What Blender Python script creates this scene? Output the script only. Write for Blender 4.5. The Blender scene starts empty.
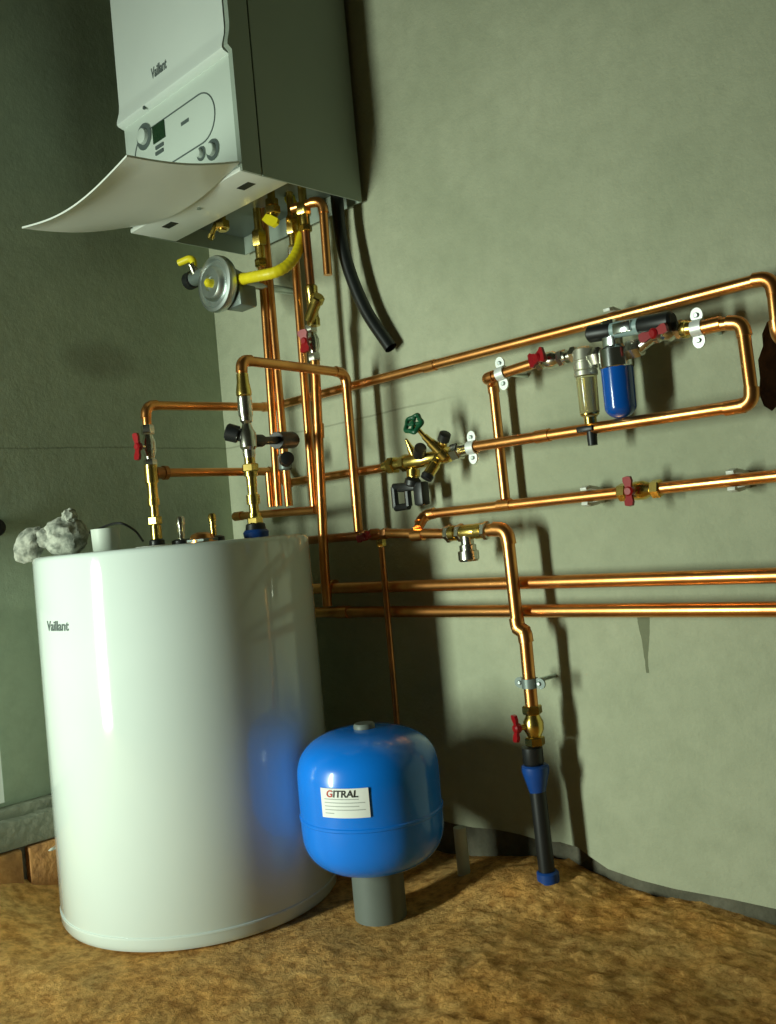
import bpy, bmesh, math, random
from mathutils import Vector as V, Matrix, noise
random.seed(7)
scene = bpy.context.scene
COL = scene.collection
PI = math.pi

# ------------------------------------------------------------------ camera
CR = V((0.70791339, 0.7004999, -0.09032452))
CU = V((0.08010932, 0.04742585, 0.99565721))
CF = V((-0.7017415, 0.71207491, 0.02254318))
FOC, EYE = 926.08, V((0, 0, 0.714))
cam = bpy.data.cameras.new('camera'); camo = bpy.data.objects.new('camera', cam); COL.objects.link(camo)
cam.sensor_fit = 'HORIZONTAL'; cam.sensor_width = 36; cam.lens = FOC / 776 * 36; cam.clip_start = 0.02
m = Matrix.Identity(4)
for i in range(3):
    m[i][0], m[i][1], m[i][2], m[i][3] = CR[i], CU[i], -CF[i], EYE[i]
camo.matrix_world = m
scene.camera = camo

# survey helpers: where a line of sight meets a real plane of the room
def ray(px, py): return CR * ((px - 388) / FOC) - CU * ((py - 512) / FOC) + CF
def at(px, py, y):
    d = ray(px, py); return EYE + d * (y / d.y)
def atx(px, py, x):
    d = ray(px, py); return EYE + d * (x / d.x)
def atz(px, py, z):
    d = ray(px, py); return EYE + d * ((z - EYE.z) / d.z)
def on_cyl(px, py, cx, cy, R):
    d = ray(px, py); a = d.x**2 + d.y**2; b = -2 * (d.x * cx + d.y * cy); c = cx**2 + cy**2 - R * R
    t = (-b - math.sqrt(max(0, b*b - 4*a*c))) / 2 / a
    return EYE + d * t

WY, WX = 1.5, -2.075          # right wall plane, left wall plane

# ------------------------------------------------------------------ materials
def mat(name, col, rough=.5, metal=0, var=.0, vscale=20, col2=None, bump=0, bscale=60, coat=0, spec=.5, trans=0, rvar=0, ior=1.45):
    mt = bpy.data.materials.new(name); mt.use_nodes = True
    nt = mt.node_tree; b = nt.nodes['Principled BSDF']
    b.inputs['Base Color'].default_value = (*col, 1); b.inputs['Roughness'].default_value = rough
    b.inputs['Metallic'].default_value = metal; b.inputs['Coat Weight'].default_value = coat
    b.inputs['Coat Roughness'].default_value = .06
    b.inputs['Specular IOR Level'].default_value = spec; b.inputs['Transmission Weight'].default_value = trans
    b.inputs['IOR'].default_value = ior
    tc = nt.nodes.new('ShaderNodeTexCoord')
    if var > 0 or col2:
        n = nt.nodes.new('ShaderNodeTexNoise'); n.inputs['Scale'].default_value = vscale; n.inputs['Detail'].default_value = 5
        nt.links.new(tc.outputs['Object'], n.inputs['Vector'])
        r = nt.nodes.new('ShaderNodeValToRGB')
        c2 = col2 or tuple(c * (1 - var) for c in col)
        r.color_ramp.elements[0].position = .35; r.color_ramp.elements[0].color = (*c2, 1)
        r.color_ramp.elements[1].position = .62; r.color_ramp.elements[1].color = (*col, 1)
        nt.links.new(n.outputs['Fac'], r.inputs['Fac']); nt.links.new(r.outputs['Color'], b.inputs['Base Color'])
        if rvar:
            mr = nt.nodes.new('ShaderNodeMapRange'); mr.inputs['To Min'].default_value = rough + rvar; mr.inputs['To Max'].default_value = rough
            nt.links.new(n.outputs['Fac'], mr.inputs['Value']); nt.links.new(mr.outputs['Result'], b.inputs['Roughness'])
    if bump:
        n2 = nt.nodes.new('ShaderNodeTexNoise'); n2.inputs['Scale'].default_value = bscale; n2.inputs['Detail'].default_value = 6
        nt.links.new(tc.outputs['Object'], n2.inputs['Vector'])
        bp = nt.nodes.new('ShaderNodeBump'); bp.inputs['Strength'].default_value = bump; bp.inputs['Distance'].default_value = .01
        nt.links.new(n2.outputs['Fac'], bp.inputs['Height']); nt.links.new(bp.outputs['Normal'], b.inputs['Normal'])
    return mt

M = {}
M['copper'] = mat('copper', (.86, .40, .13), .24, 1, col2=(.62, .25, .075), vscale=14, rvar=.14)
M['copper_dull'] = mat('copper_dull', (.52, .22, .08), .36, 1, col2=(.33, .15, .06), vscale=22)
M['brass'] = mat('brass', (.80, .58, .16), .25, 1, var=.35, vscale=30)
M['nickel'] = mat('nickel', (.74, .72, .62), .24, 1, var=.25, vscale=30)
M['chrome'] = mat('chrome', (.80, .84, .84), .14, 1, var=.08, vscale=30)
M['zinc'] = mat('zinc_steel', (.62, .68, .66), .38, 1, var=.2, vscale=25)
M['red'] = mat('red_paint', (.30, .006, .010), .32, coat=.3, var=.2)
M['green'] = mat('green_plastic', (.006, .085, .035), .4, var=.2)
M['black'] = mat('black_plastic', (.012, .013, .013), .42, var=.2)
M['rubber'] = mat('black_hose_rubber', (.012, .014, .013), .38, var=.3, vscale=40)
M['blue_cup'] = mat('blue_cup_plastic', (.003, .085, .42), .18, coat=.6, var=.15, vscale=8)
M['blue_fit'] = mat('blue_plastic', (.006, .055, .26), .4, var=.2)
M['blue_tank'] = mat('blue_enamel', (.004, .21, .86), .26, coat=.5, var=.12, vscale=6)
M['yellow'] = mat('yellow_sleeve', (.82, .68, .015), .42, var=.12, vscale=30)
M['white'] = mat('white_enamel', (.66, .74, .70), .09, coat=.6, var=.03, vscale=4)
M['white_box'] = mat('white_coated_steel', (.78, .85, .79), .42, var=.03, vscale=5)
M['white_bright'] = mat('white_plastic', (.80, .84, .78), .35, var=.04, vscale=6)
M['side'] = mat('shaded_coated_steel', (.34, .40, .33), .5, var=.06, vscale=5)  # boiler casing and frame, colour darkened to carry the shade of the side
M['grey_in'] = mat('grey_sheet_metal', (.20, .24, .22), .45, metal=.4, var=.15, vscale=10)
M['dark'] = mat('dark_gap', (.02, .025, .02), .6, var=.2)
M['panel'] = mat('pale_grey_plastic', (.66, .74, .66), .4, var=.03, vscale=6)
M['lcd'] = mat('green_black_display', (.018, .05, .022), .25, var=.2)
M['logo'] = mat('dark_grey_print', (.10, .13, .12), .5, var=.1)
M['ink'] = mat('black_print', (.02, .02, .02), .5, var=.1)
M['ink_red'] = mat('red_print', (.5, .03, .02), .5, var=.1)
M['ink_grey'] = mat('grey_print', (.42, .44, .42), .5, var=.1)
M['paper'] = mat('white_label', (.82, .84, .80), .45, var=.04)
M['pvc'] = mat('grey_pvc', (.13, .15, .13), .5, var=.1, vscale=12)
M['pvc_pale'] = mat('pale_grey_pvc', (.55, .60, .52), .5, var=.1, vscale=12)
M['cloth'] = mat('speckled_cloth', (.50, .51, .43), .95, col2=(.15, .165, .135), vscale=60, bump=.25, bscale=120)
M['amber'] = mat('amber_clear_plastic', (.80, .76, .42), .12, trans=.75, ior=1.46, var=.05)
M['brick'] = mat('red_clay_brick', (.62, .31, .10), .9, col2=(.32, .15, .05), vscale=18, bump=.6, bscale=70)
M['clay'] = mat('broken_clay', (.26, .17, .11), .95, col2=(.12, .08, .055), vscale=24, bump=.9, bscale=60)
M['mortar'] = mat('grey_mortar', (.17, .15, .11), .95, col2=(.08, .07, .05), vscale=25, bump=.6, bscale=80)
M['concrete'] = mat('rough_concrete', (.30, .31, .23), .9, col2=(.17, .18, .13), vscale=14, bump=.6, bscale=60)
M['found'] = mat('damp_concrete', (.15, .14, .10), .92, col2=(.08, .075, .05), vscale=16, bump=.7, bscale=50)
M['clip_clear'] = mat('milky_plastic', (.72, .74, .66), .35, var=.05)
M['clip'] = mat('zinc_plated_clip', (.84, .87, .84), .4, .35, var=.06)
M['pale_nickel'] = mat('matt_nickel', (.60, .59, .48), .42, .8, var=.15, vscale=30)
M['teal'] = mat('teal_grey_plastic', (.30, .42, .42), .35, var=.1)

def plaster(name, colA, colB, tapered_mark=False):
    mt = bpy.data.materials.new(name); mt.use_nodes = True
    nt = mt.node_tree; L = nt.links; b = nt.nodes['Principled BSDF']; b.inputs['Roughness'].default_value = .9
    b.inputs['Specular IOR Level'].default_value = .2
    tc = nt.nodes.new('ShaderNodeTexCoord')
    def ns(sc, det=6, rough=.6):
        n = nt.nodes.new('ShaderNodeTexNoise'); n.inputs['Scale'].default_value = sc; n.inputs['Detail'].default_value = det
        n.inputs['Roughness'].default_value = rough; L.new(tc.outputs['Object'], n.inputs['Vector']); return n.outputs['Fac']
    def math_(op, a, c):
        n = nt.nodes.new('ShaderNodeMath'); n.operation = op
        for k, q in enumerate((a, c)):
            if isinstance(q, (int, float)): n.inputs[k].default_value = q
            elif q is not None: L.new(q, n.inputs[k])
        return n.outputs[0]
    def mixc(f, a, c):
        n = nt.nodes.new('ShaderNodeMix'); n.data_type = 'RGBA'
        L.new(f, n.inputs[0])
        for k, q in ((6, a), (7, c)):
            if isinstance(q, tuple): n.inputs[k].default_value = (*q, 1)
            else: L.new(q, n.inputs[k])
        return n.outputs[2]
    def ramp(f, lo, hi):
        n = nt.nodes.new('ShaderNodeMapRange'); n.inputs['From Min'].default_value = lo; n.inputs['From Max'].default_value = hi
        L.new(f, n.inputs['Value']); return n.outputs['Result']
    c = mixc(ramp(ns(2.2), .32, .68), colB, colA)
    c = mixc(math_('MULTIPLY', ramp(ns(26), .42, .75), .32), c, tuple(q * .72 for q in colB))
    c = mixc(math_('MULTIPLY', ramp(ns(9, 8, .7), .60, .78), .35), c, tuple(min(1, q * 1.22) for q in colA))
    sp = nt.nodes.new('ShaderNodeSeparateXYZ'); L.new(tc.outputs['Object'], sp.inputs[0])
    # a hairline joint trowelled round both walls one metre up
    wob = math_('MULTIPLY', math_('SUBTRACT', ns(3), .5), .02)
    dz = math_('ABSOLUTE', math_('SUBTRACT', math_('ADD', sp.outputs['Z'], wob), .985), None)
    c = mixc(math_('MULTIPLY', math_('LESS_THAN', dz, .0022), math_('MULTIPLY', ramp(sp.outputs['X'], -1.22, -1.4), .45)), c, tuple(q * .45 for q in colB))
    if tapered_mark:   # a dark tapering mark below the lower pipes
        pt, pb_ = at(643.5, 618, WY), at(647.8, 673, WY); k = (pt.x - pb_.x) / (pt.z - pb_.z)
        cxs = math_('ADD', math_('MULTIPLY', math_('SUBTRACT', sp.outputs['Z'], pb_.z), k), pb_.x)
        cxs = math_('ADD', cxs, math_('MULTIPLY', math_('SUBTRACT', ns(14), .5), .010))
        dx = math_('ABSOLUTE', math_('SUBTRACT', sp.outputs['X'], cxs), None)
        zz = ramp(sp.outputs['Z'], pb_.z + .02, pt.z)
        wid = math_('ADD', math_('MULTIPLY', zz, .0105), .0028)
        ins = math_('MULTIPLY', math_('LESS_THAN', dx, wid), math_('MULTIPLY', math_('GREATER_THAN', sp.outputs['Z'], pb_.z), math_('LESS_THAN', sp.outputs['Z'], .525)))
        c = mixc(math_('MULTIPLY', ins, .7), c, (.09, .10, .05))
    else:       # a soft dark oval patch in the plaster
        dy = math_('DIVIDE', math_('SUBTRACT', sp.outputs['Y'], 1.15), .10)
        dz2 = math_('DIVIDE', math_('SUBTRACT', sp.outputs['Z'], 1.20), .05)
        rr = math_('ADD', math_('MULTIPLY', dy, dy), math_('MULTIPLY', dz2, dz2))
        c = mixc(math_('MULTIPLY', ramp(rr, 1.4, .2), .4), c, (.14, .14, .09))
    L.new(c, b.inputs['Base Color'])
    h = math_('ADD', math_('MULTIPLY', ns(140, 4), .35), ns(16, 8, .7))
    bp = nt.nodes.new('ShaderNodeBump'); bp.inputs['Strength'].default_value = .32 if tapered_mark else .16; bp.inputs['Distance'].default_value = .012
    L.new(h, bp.inputs['Height']); L.new(bp.outputs['Normal'], b.inputs['Normal'])
    return mt
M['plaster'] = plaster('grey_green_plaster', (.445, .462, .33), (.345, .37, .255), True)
M['plaster_left'] = plaster('grey_green_plaster_side', (.43, .50, .36), (.33, .39, .28))

def soil_mat():
    mt = bpy.data.materials.new('sandy_soil'); mt.use_nodes = True
    nt = mt.node_tree; L = nt.links; b = nt.nodes['Principled BSDF']; b.inputs['Roughness'].default_value = .97
    b.inputs['Specular IOR Level'].default_value = .15
    tc = nt.nodes.new('ShaderNodeTexCoord')
    n1 = nt.nodes.new('ShaderNodeTexNoise'); n1.inputs['Scale'].default_value = 4; n1.inputs['Detail'].default_value = 8; n1.inputs['Roughness'].default_value = .65
    n2 = nt.nodes.new('ShaderNodeTexNoise'); n2.inputs['Scale'].default_value = 42; n2.inputs['Detail'].default_value = 9; n2.inputs['Roughness'].default_value = .7
    for n in (n1, n2): L.new(tc.outputs['Object'], n.inputs['Vector'])
    r1 = nt.nodes.new('ShaderNodeValToRGB'); e = r1.color_ramp.elements
    e[0].position = .36; e[0].color = (.92, .46, .125, 1); e[1].position = .66; e[1].color = (.76, .49, .19, 1)
    r2 = nt.nodes.new('ShaderNodeValToRGB'); e = r2.color_ramp.elements
    e[0].position = .38; e[0].color = (.42, .33, .23, 1); e[1].position = .60; e[1].color = (1.0, 1.0, .95, 1)
    L.new(n1.outputs['Fac'], r1.inputs['Fac']); L.new(n2.outputs['Fac'], r2.inputs['Fac'])
    mx = nt.nodes.new('ShaderNodeMix'); mx.data_type = 'RGBA'; mx.blend_type = 'MULTIPLY'; mx.inputs[0].default_value = .85
    L.new(r1.outputs['Color'], mx.inputs[6]); L.new(r2.outputs['Color'], mx.inputs[7]); L.new(mx.outputs[2], b.inputs['Base Color'])
    bp = nt.nodes.new('ShaderNodeBump'); bp.inputs['Strength'].default_value = .8; bp.inputs['Distance'].default_value = .012
    L.new(n2.outputs['Fac'], bp.inputs['Height']); L.new(bp.outputs['Normal'], b.inputs['Normal'])
    return mt
M['soil'] = soil_mat()

# ------------------------------------------------------------------ mesh helpers
ROOT = {}
def obj(name, bm, m_, parent=None, loc=None, smooth=True, angle=35):
    me = bpy.data.meshes.new(name)
    if parent is not None: off = ROOT[parent.name]
    else: off = V(loc) if loc is not None else V((0, 0, 0))
    bmesh.ops.recalc_face_normals(bm, faces=bm.faces)
    bmesh.ops.translate(bm, verts=bm.verts, vec=-off)
    bm.to_mesh(me); bm.free()
    if smooth:
        for p in me.polygons: p.use_smooth = True
        me.set_sharp_from_angle(angle=math.radians(angle))
    for k in (m_ if isinstance(m_, list) else [m_]): me.materials.append(M[k])
    o = bpy.data.objects.new(name, me); COL.objects.link(o)
    if parent is not None: o.parent = parent; ROOT[o.name] = off
    else: o.location = off; ROOT[o.name] = off
    return o
def tag(o, label=None, cat=None, group=None, kind=None):
    for k, v in (('label', label), ('category', cat), ('group', group), ('kind', kind)):
        if v: o[k] = v
    return o
def thing(name, loc, label, cat, group=None):
    o = bpy.data.objects.new(name, None); COL.objects.link(o); o.location = loc; o.empty_display_size = .05
    ROOT[o.name] = V(loc); return tag(o, label, cat, group)
def struct(name, bm, m_, **k):
    o = obj(name, bm, m_, **k); o['kind'] = 'structure'; return o
def BM(): return bmesh.new()
def frame(d):
    d = V(d).normalized(); a = V((0, 0, 1)) if abs(d.z) < .9 else V((1, 0, 0))
    u = a.cross(d).normalized(); return u, d.cross(u).normalized(), d
def rev(bm, a, d, prof, seg=24, rot=0, u=None):
    """surface of revolution: prof = [(distance along d, radius)]"""
    a = V(a)
    if u is None: u, w, d = frame(d)
    else:
        d = V(d).normalized(); u = V(u); u = (u - d * u.dot(d)).normalized(); w = d.cross(u)
    rings = []
    for t, r in prof:
        if r < 1e-6: rings.append([bm.verts.new(a + d * t)]); continue
        rings.append([bm.verts.new(a + d * t + (u * math.cos(2*PI*k/seg + rot) + w * math.sin(2*PI*k/seg + rot)) * r) for k in range(seg)])
    for A, B in zip(rings, rings[1:]):
        for k in range(seg):
            k2 = (k + 1) % seg
            if len(A) == 1 and len(B) == 1: continue
            if len(A) == 1: bm.faces.new((A[0], B[k], B[k2]))
            elif len(B) == 1: bm.faces.new((A[k], B[0], A[k2]))
            else: bm.faces.new((A[k], B[k], B[k2], A[k2]))
    for Rg in (rings[0], rings[-1]):
        if len(Rg) > 2: bm.faces.new(Rg)
    return bm
def cyl(bm, a, b, r, seg=24, ch=0):
    a, b = V(a), V(b); L = (b - a).length; ch = min(ch, r * .5, L * .4)
    pr = [(0, r - ch), (ch, r), (L - ch, r), (L, r - ch)] if ch else [(0, r), (L, r)]
    return rev(bm, a, b - a, pr, seg)
def nut(bm, a, d, L, r, rot=0):
    return rev(bm, a, d, [(0, r * .88), (L * .12, r), (L * .88, r), (L, r * .88)], 6, rot)
def box(bm, c, s, bev=0, mtx=None, seg=2):
    r = bmesh.ops.create_cube(bm, size=1); vs = r['verts']
    for v in vs: v.co = V((v.co.x * s[0], v.co.y * s[1], v.co.z * s[2]))
    if bev:
        es = list({e for v in vs for e in v.link_edges})
        g = bmesh.ops.bevel(bm, geom=es, offset=bev, segments=seg, affect='EDGES', profile=.5)
        vs = list({v for f in g['faces'] for v in f.verts} | {v for v in vs if v.is_valid})
    for v in vs:
        p = v.co
        if mtx: p = mtx @ p
        v.co = p + V(c)
    return bm
def prism(bm, pts, o, u, w, th):
    """outline pts (2-D) in the plane o + x*u + y*w, thickened along n = u x w"""
    o, u, w = V(o), V(u).normalized(), V(w).normalized(); n = u.cross(w).normalized() * th / 2
    A = [bm.verts.new(o + u * x + w * y - n) for x, y in pts]; B = [bm.verts.new(o + u * x + w * y + n) for x, y in pts]
    bm.faces.new(A); bm.faces.new(list(reversed(B)))
    for k in range(len(pts)):
        q = (k + 1) % len(pts); bm.faces.new((A[k], A[q], B[q], B[k]))
    return bm
def fillet(pts, rad, n=7):
    pts = [V(p) for p in pts]; out = [pts[0]]; arcs = []
    for a, b, c in zip(pts, pts[1:], pts[2:]):
        d1, d2 = (a - b), (c - b); l = min(d1.length, d2.length) * .48; d1.normalize(); d2.normalize()
        cosang = max(-1, min(1, d1.dot(d2))); half = math.acos(cosang) / 2
        if half > PI / 2 - .03: out.append(b); continue
        t = min(rad / math.tan(half), l); rr = t * math.tan(half)
        p0, p1 = b + d1 * t, b + d2 * t; cc = b + (d1 + d2).normalized() * (rr / math.sin(half))
        v0, v1 = p0 - cc, p1 - cc; ang = v0.angle(v1); ax = v0.cross(v1).normalized(); arc = []
        for k in range(n + 1): arc.append(cc + Matrix.Rotation(ang * k / n, 3, ax) @ v0)
        out += arc; arcs.append((arc, -d1, d2))
    out.append(pts[-1]); return out, arcs
def sweep(bm, pts, r, seg=18, cap=True, rf=None):
    pts = [V(p) for p in pts]; q = [pts[0]]
    for p in pts[1:]:
        if (p - q[-1]).length > 1e-5: q.append(p)
    pts = q; n = len(pts); rings = []; u = None
    for i in range(n):
        t = (pts[min(i + 1, n - 1)] - pts[max(i - 1, 0)]).normalized()
        if u is None: u = frame(t)[0]
        else: u = (u - t * u.dot(t)).normalized()
        w = t.cross(u); rr = rf(i / (n - 1)) if rf else r
        rings.append([bm.verts.new(pts[i] + (u * math.cos(2*PI*k/seg) + w * math.sin(2*PI*k/seg)) * rr) for k in range(seg)])
    for A, B in zip(rings, rings[1:]):
        for k in range(seg): bm.faces.new((A[k], A[(k+1) % seg], B[(k+1) % seg], B[k]))
    if cap: bm.faces.new(rings[0]); bm.faces.new(list(reversed(rings[-1])))
    return bm
def smooth_path(pts, n=8):
    pts = [V(p) for p in pts]; P = [pts[0]*2 - pts[1]] + pts + [pts[-1]*2 - pts[-2]]; out = []
    for i in range(1, len(P) - 2):
        for k in range(n):
            t = k / n; a, b, c, d = P[i-1], P[i], P[i+1], P[i+2]
            out.append(.5 * ((2*b) + (c-a)*t + (2*a-5*b+4*c-d)*t*t + (3*b-3*c+d-a)*t**3))
    out.append(pts[-1]); return out

def pipe(label, pts, r=.0102, m_='copper', rad=.022, couplings=(), name='copper_pipe', group=None):
    """one run of soldered copper tube; its bends and sleeves are fittings of their own"""
    path, arcs = fillet(pts, rad)
    o = tag(obj(name, sweep(BM(), path, r), m_, loc=pts[0]), label, 'pipe', group)
    for arc, d1, d2 in arcs:
        d1 = (arc[1] - arc[0]).normalized(); d2 = (arc[-1] - arc[-2]).normalized()
        b = sweep(BM(), [arc[0] - d1 * r * .9] + arc + [arc[-1] + d2 * r * .9], r * 1.16)
        obj('elbow', b, m_, o)
    for c, d in couplings:
        c, d = V(c), V(d).normalized()
        b = rev(BM(), c - d * r * 1.5, d, [(0, r * 1.0), (0, r * 1.17), (r * 3, r * 1.17), (r * 3, r)], 18)
        obj('coupling', b, m_, o)
    return o

def clip(label, c, d, r, wall_y=WY, up=None, group='metal pipe clips', cm='clip'):
    """two-eared metal pipe ring on a stud"""
    c, d = V(c), V(d).normalized(); out = V((0, -1, 0)); up = (V((0, 0, 1)) - d * d.z).normalized() if up is None else V(up)
    t = thing('pipe_clip', (c.x, wall_y, c.z), label, 'pipe clip', group)
    b = BM(); R1, R0 = r + .0036, r + .0004
    rev(b, c - d * .009, d, [(0, R0), (0, R1), (.018, R1), (.018, R0)], 24)
    for f in [f for f in b.faces if len(f.verts) > 4]: b.faces.remove(f)
    obj('ring', b, cm, t)
    for s in (-1, 1):
        b = BM(); o = c + up * s * (r + .010)
        pts = [(-.009 + 0, -.010)] + [(.011 * math.cos(a), .011 * math.sin(a)) for a in [k * PI / 10 for k in range(-2, 13)]] + [(-.009, -.010)][:0]
        pts = [(.0105 * math.cos(k * PI / 8), .0125 * math.sin(k * PI / 8)) for k in range(16)]
        prism(b, pts, o, d, up, .0035); e = obj('ear', b, cm, t)
        b = BM(); rev(b, o + out * .0012, out, [(0, .0042), (.003, .0042), (.004, .003), (.004, 0)], 12)
        obj('screw', b, 'zinc', e)
    b = BM(); cyl(b, c - out * (r + .003), V((c.x, wall_y + .004, c.z)), .0045, 12); obj('stud', b, 'zinc', t)
    return t

def butterfly(bm, c, axis, span, L=.062, w=.017):
    """wing handle: hub with two blades, axis points away from the valve"""
    c, axis, span = V(c), V(axis).normalized(), V(span).normalized(); lat = axis.cross(span).normalized()
    for s in (-1, 1):
        pts = [(.003, -w*.32), (L*.22, -w*.36), (L*.36, -w*.5), (L*.5, -w*.42), (L*.53, 0), (L*.5, w*.42), (L*.36, w*.5), (L*.22, w*.36), (.003, w*.32)]
        tilt = (span * s + axis * .18).normalized()
        prism(bm, pts, c + axis * .003, tilt, lat, .006)
    rev(bm, c - axis * .004, axis, [(0, .007), (.002, .009), (.011, .009), (.014, .006), (.014, 0)], 16)
    return bm

def ball_valve(label, c, d, h, span, body='nickel', r=.0135, L=.07, handle='red', group=None, hl=.06, hw=.017):
    c, d, h = V(c), V(d).normalized(), V(h).normalized()
    t = thing('ball_valve', c, label, 'valve', group)
    b = BM(); a = c - d * L / 2
    rev(b, a + d * L * .2, d, [(0, r * .85), (L*.08, r * 1.0), (L*.2, r * 1.32), (L*.4, r * 1.32), (L*.52, r), (L*.6, r * .85)], 22)
    obj('body', b, body, t)
    for s in (0, 1):
        b = BM(); nut(b, a + d * (L * .78 * s), d, L * .22, r * 1.3, .3); obj('hex_nut', b, body, t)
    b = BM(); cyl(b, c + h * r * .8, c + h * (r * 1.32 + .012), .0055, 12); obj('stem', b, body, t)
    b = BM(); butterfly(b, c + h * (r * 1.32 + .013), h, span, hl, hw); obj('handle', b, handle, t)
    return t

def text_mesh(body, size, fn, m_, name, parent, shear=0, ext=.0004, xs=1, first=0):
    cu = bpy.data.curves.new(name, 'FONT'); cu.body = body; cu.size = size; cu.align_x = 'CENTER'; cu.align_y = 'CENTER'; cu.shear = shear; cu.extrude = ext; cu.offset = size * .022
    o = bpy.data.objects.new(name, cu); COL.objects.link(o); bpy.context.view_layer.update()
    me = bpy.data.meshes.new_from_object(o.evaluated_get(bpy.context.evaluated_depsgraph_get()))
    bpy.data.objects.remove(o); b = BM(); b.from_mesh(me); bpy.data.meshes.remove(me)
    u0 = min(v.co.x for v in b.verts); u1 = max(v.co.x for v in b.verts)
    for f in b.faces:
        if f.calc_center_median().x < u0 + (u1 - u0) * first: f.material_index = 1
    for v in b.verts: v.co = fn(v.co.x * xs, v.co.y, v.co.z)
    return obj(name, b, m_, parent, smooth=False)

X, Y, Z = V((1, 0, 0)), V((0, 1, 0)), V((0, 0, 1))
UP = Z

# ------------------------------------------------------------------ the room
def soil_z(x, y):
    n = noise.noise((x * 3.1, y * 3.1, 2)) * .010 + noise.noise((x * 9, y * 9, 5)) * .006
    rough = .12 + .60 * min(1, max(0, (x + 1.45) / .5))
    n += (noise.noise((x * 28, y * 28, 1)) * .005 + abs(noise.noise((x * 55, y * 55, 8))) * .010 + max(0, noise.noise((x * 38, y * 38, 4)) - .25) * .02) * rough
    g = lambda cx, cy, s, h: h * math.exp(-((x - cx)**2 + (y - cy)**2) / (2 * s * s))
    n += g(-1.12, 1.47, .10, .05) + g(-.85, 1.46, .12, .012) + g(-2.05, .75, .14, .04) + g(-2.0, .35, .3, .03)
    n += g(-.75, 1.05, .12, .015) + g(-.95, 1.15, .08, .012)
    flat = min(1, max(0, (math.hypot(x + 1.713, y - 1.085) - .29) / .12)); flat2 = min(1, max(0, (math.hypot(x + 1.285, y - 1.195) - .06) / .1))
    return n * flat * flat2 - .001 - .009 * (1 - flat)
b = BM(); NX, NY = 330, 360; x0, x1, y0, y1 = -2.2, 1.3, -2.0, 1.54
grid = [[None] * (NX + 1) for _ in range(NY + 1)]
for j in range(NY + 1):
    tt = j / NY; yy = y0 + (y1 - y0) * (1 - (1 - tt)**1.5)
    for i in range(NX + 1):
        ss = i / NX; xx = x0 + (x1 - x0) * ss**1.35
        grid[j][i] = b.verts.new((xx, yy, soil_z(xx, yy)))
for j in range(NY):
    for i in range(NX): b.faces.new((grid[j][i], grid[j][i+1], grid[j+1][i+1], grid[j+1][i]))
struct('floor', b, 'soil', angle=180)

# right wall: plaster with a ragged lower edge and a hole broken through where a pipe leaves
def wall_right():
    b = BM(); xr = 1.3; H = 2.75
    lower = [(xr, .045)]; xs = xr
    while xs > -.62: lower.append((xs, .042 + noise.noise((xs * 9, 0, 3)) * .006)); xs -= .05
    for px, py in ((776, 909), (730, 899), (675, 889), (640, 880), (608, 869), (592, 858), (577, 847), (560, 842)):
        p = at(px, py, WY); lower.append((p.x, p.z))
    xs = lower[-1][0] - .04
    while xs > WX + .02: lower.append((xs, .075 + noise.noise((xs * 7, 0, 9)) * .012)); xs -= .06
    lower.append((WX - .05, .07))
    outer = lower + [(WX - .05, H), (xr, H)]
    hole = [(p.x, p.z) for p in (at(px, py, WY) for px, py in ((767, 322), (762, 334), (763, 346), (758, 360), (760, 378), (759, 394), (764, 406), (772, 411), (783, 400), (790, 380), (793, 350), (786, 330), (777, 318)))]
    def ring(pts, y): return [b.verts.new((x, y, z)) for x, z in pts]
    o1, h1 = ring(outer, WY), ring(hole, WY)
    es = [b.edges.new((R[k], R[(k+1) % len(R)])) for R in (o1, h1) for k in range(len(R))]
    bmesh.ops.triangle_fill(b, edges=es, use_beauty=True, use_dissolve=False)
    o2 = ring(outer, WY + .014)
    for k in range(len(o1)): b.faces.new((o1[k], o1[(k+1) % len(o1)], o2[(k+1) % len(o1)], o2[k]))
    cx = sum(p[0] for p in hole) / len(hole); cz = sum(p[1] for p in hole) / len(hole)
    prev = h1
    for dep, sc in ((.02, .93), (.06, .78), (.09, .55)):
        cur = [b.verts.new((cx + (x - cx) * (sc + .12 * noise.noise((x * 90, z * 90, dep * 50))), WY + dep + .01 * noise.noise((x * 70, z * 70, 4)), cz + (z - cz) * sc)) for x, z in hole]
        for k in range(len(cur)):
            f = b.faces.new((prev[k], prev[(k+1) % len(cur)], cur[(k+1) % len(cur)], cur[k])); f.material_index = 1
        prev = cur
    f = b.faces.new(prev); f.material_index = 1
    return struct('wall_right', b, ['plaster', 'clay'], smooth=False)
wall_right()
b = BM(); box(b, (WX - .06, -.2, 1.46), (.12, 3.5, 2.6)); struct('wall_left', b, 'plaster_left', smooth=False)
b = BM()
n = 60; rowA = []; rowB = []; rowC = []
for k in range(n + 1):
    xx = WX - .05 + (1.3 - WX + .05) * k / n; w_ = noise.noise((xx * 8, 1, 1)) * .006
    rowA.append(b.verts.new((xx, WY + .008 + w_, -.06))); rowB.append(b.verts.new((xx, WY + .010 + w_ * .6, .13))); rowC.append(b.verts.new((xx, WY + .06, .13)))
for k in range(n):
    b.faces.new((rowA[k], rowA[k+1], rowB[k+1], rowB[k])); b.faces.new((rowB[k], rowB[k+1], rowC[k+1], rowC[k]))
struct('trim_1', b, 'found')          # bare footing showing under the plaster

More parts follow.
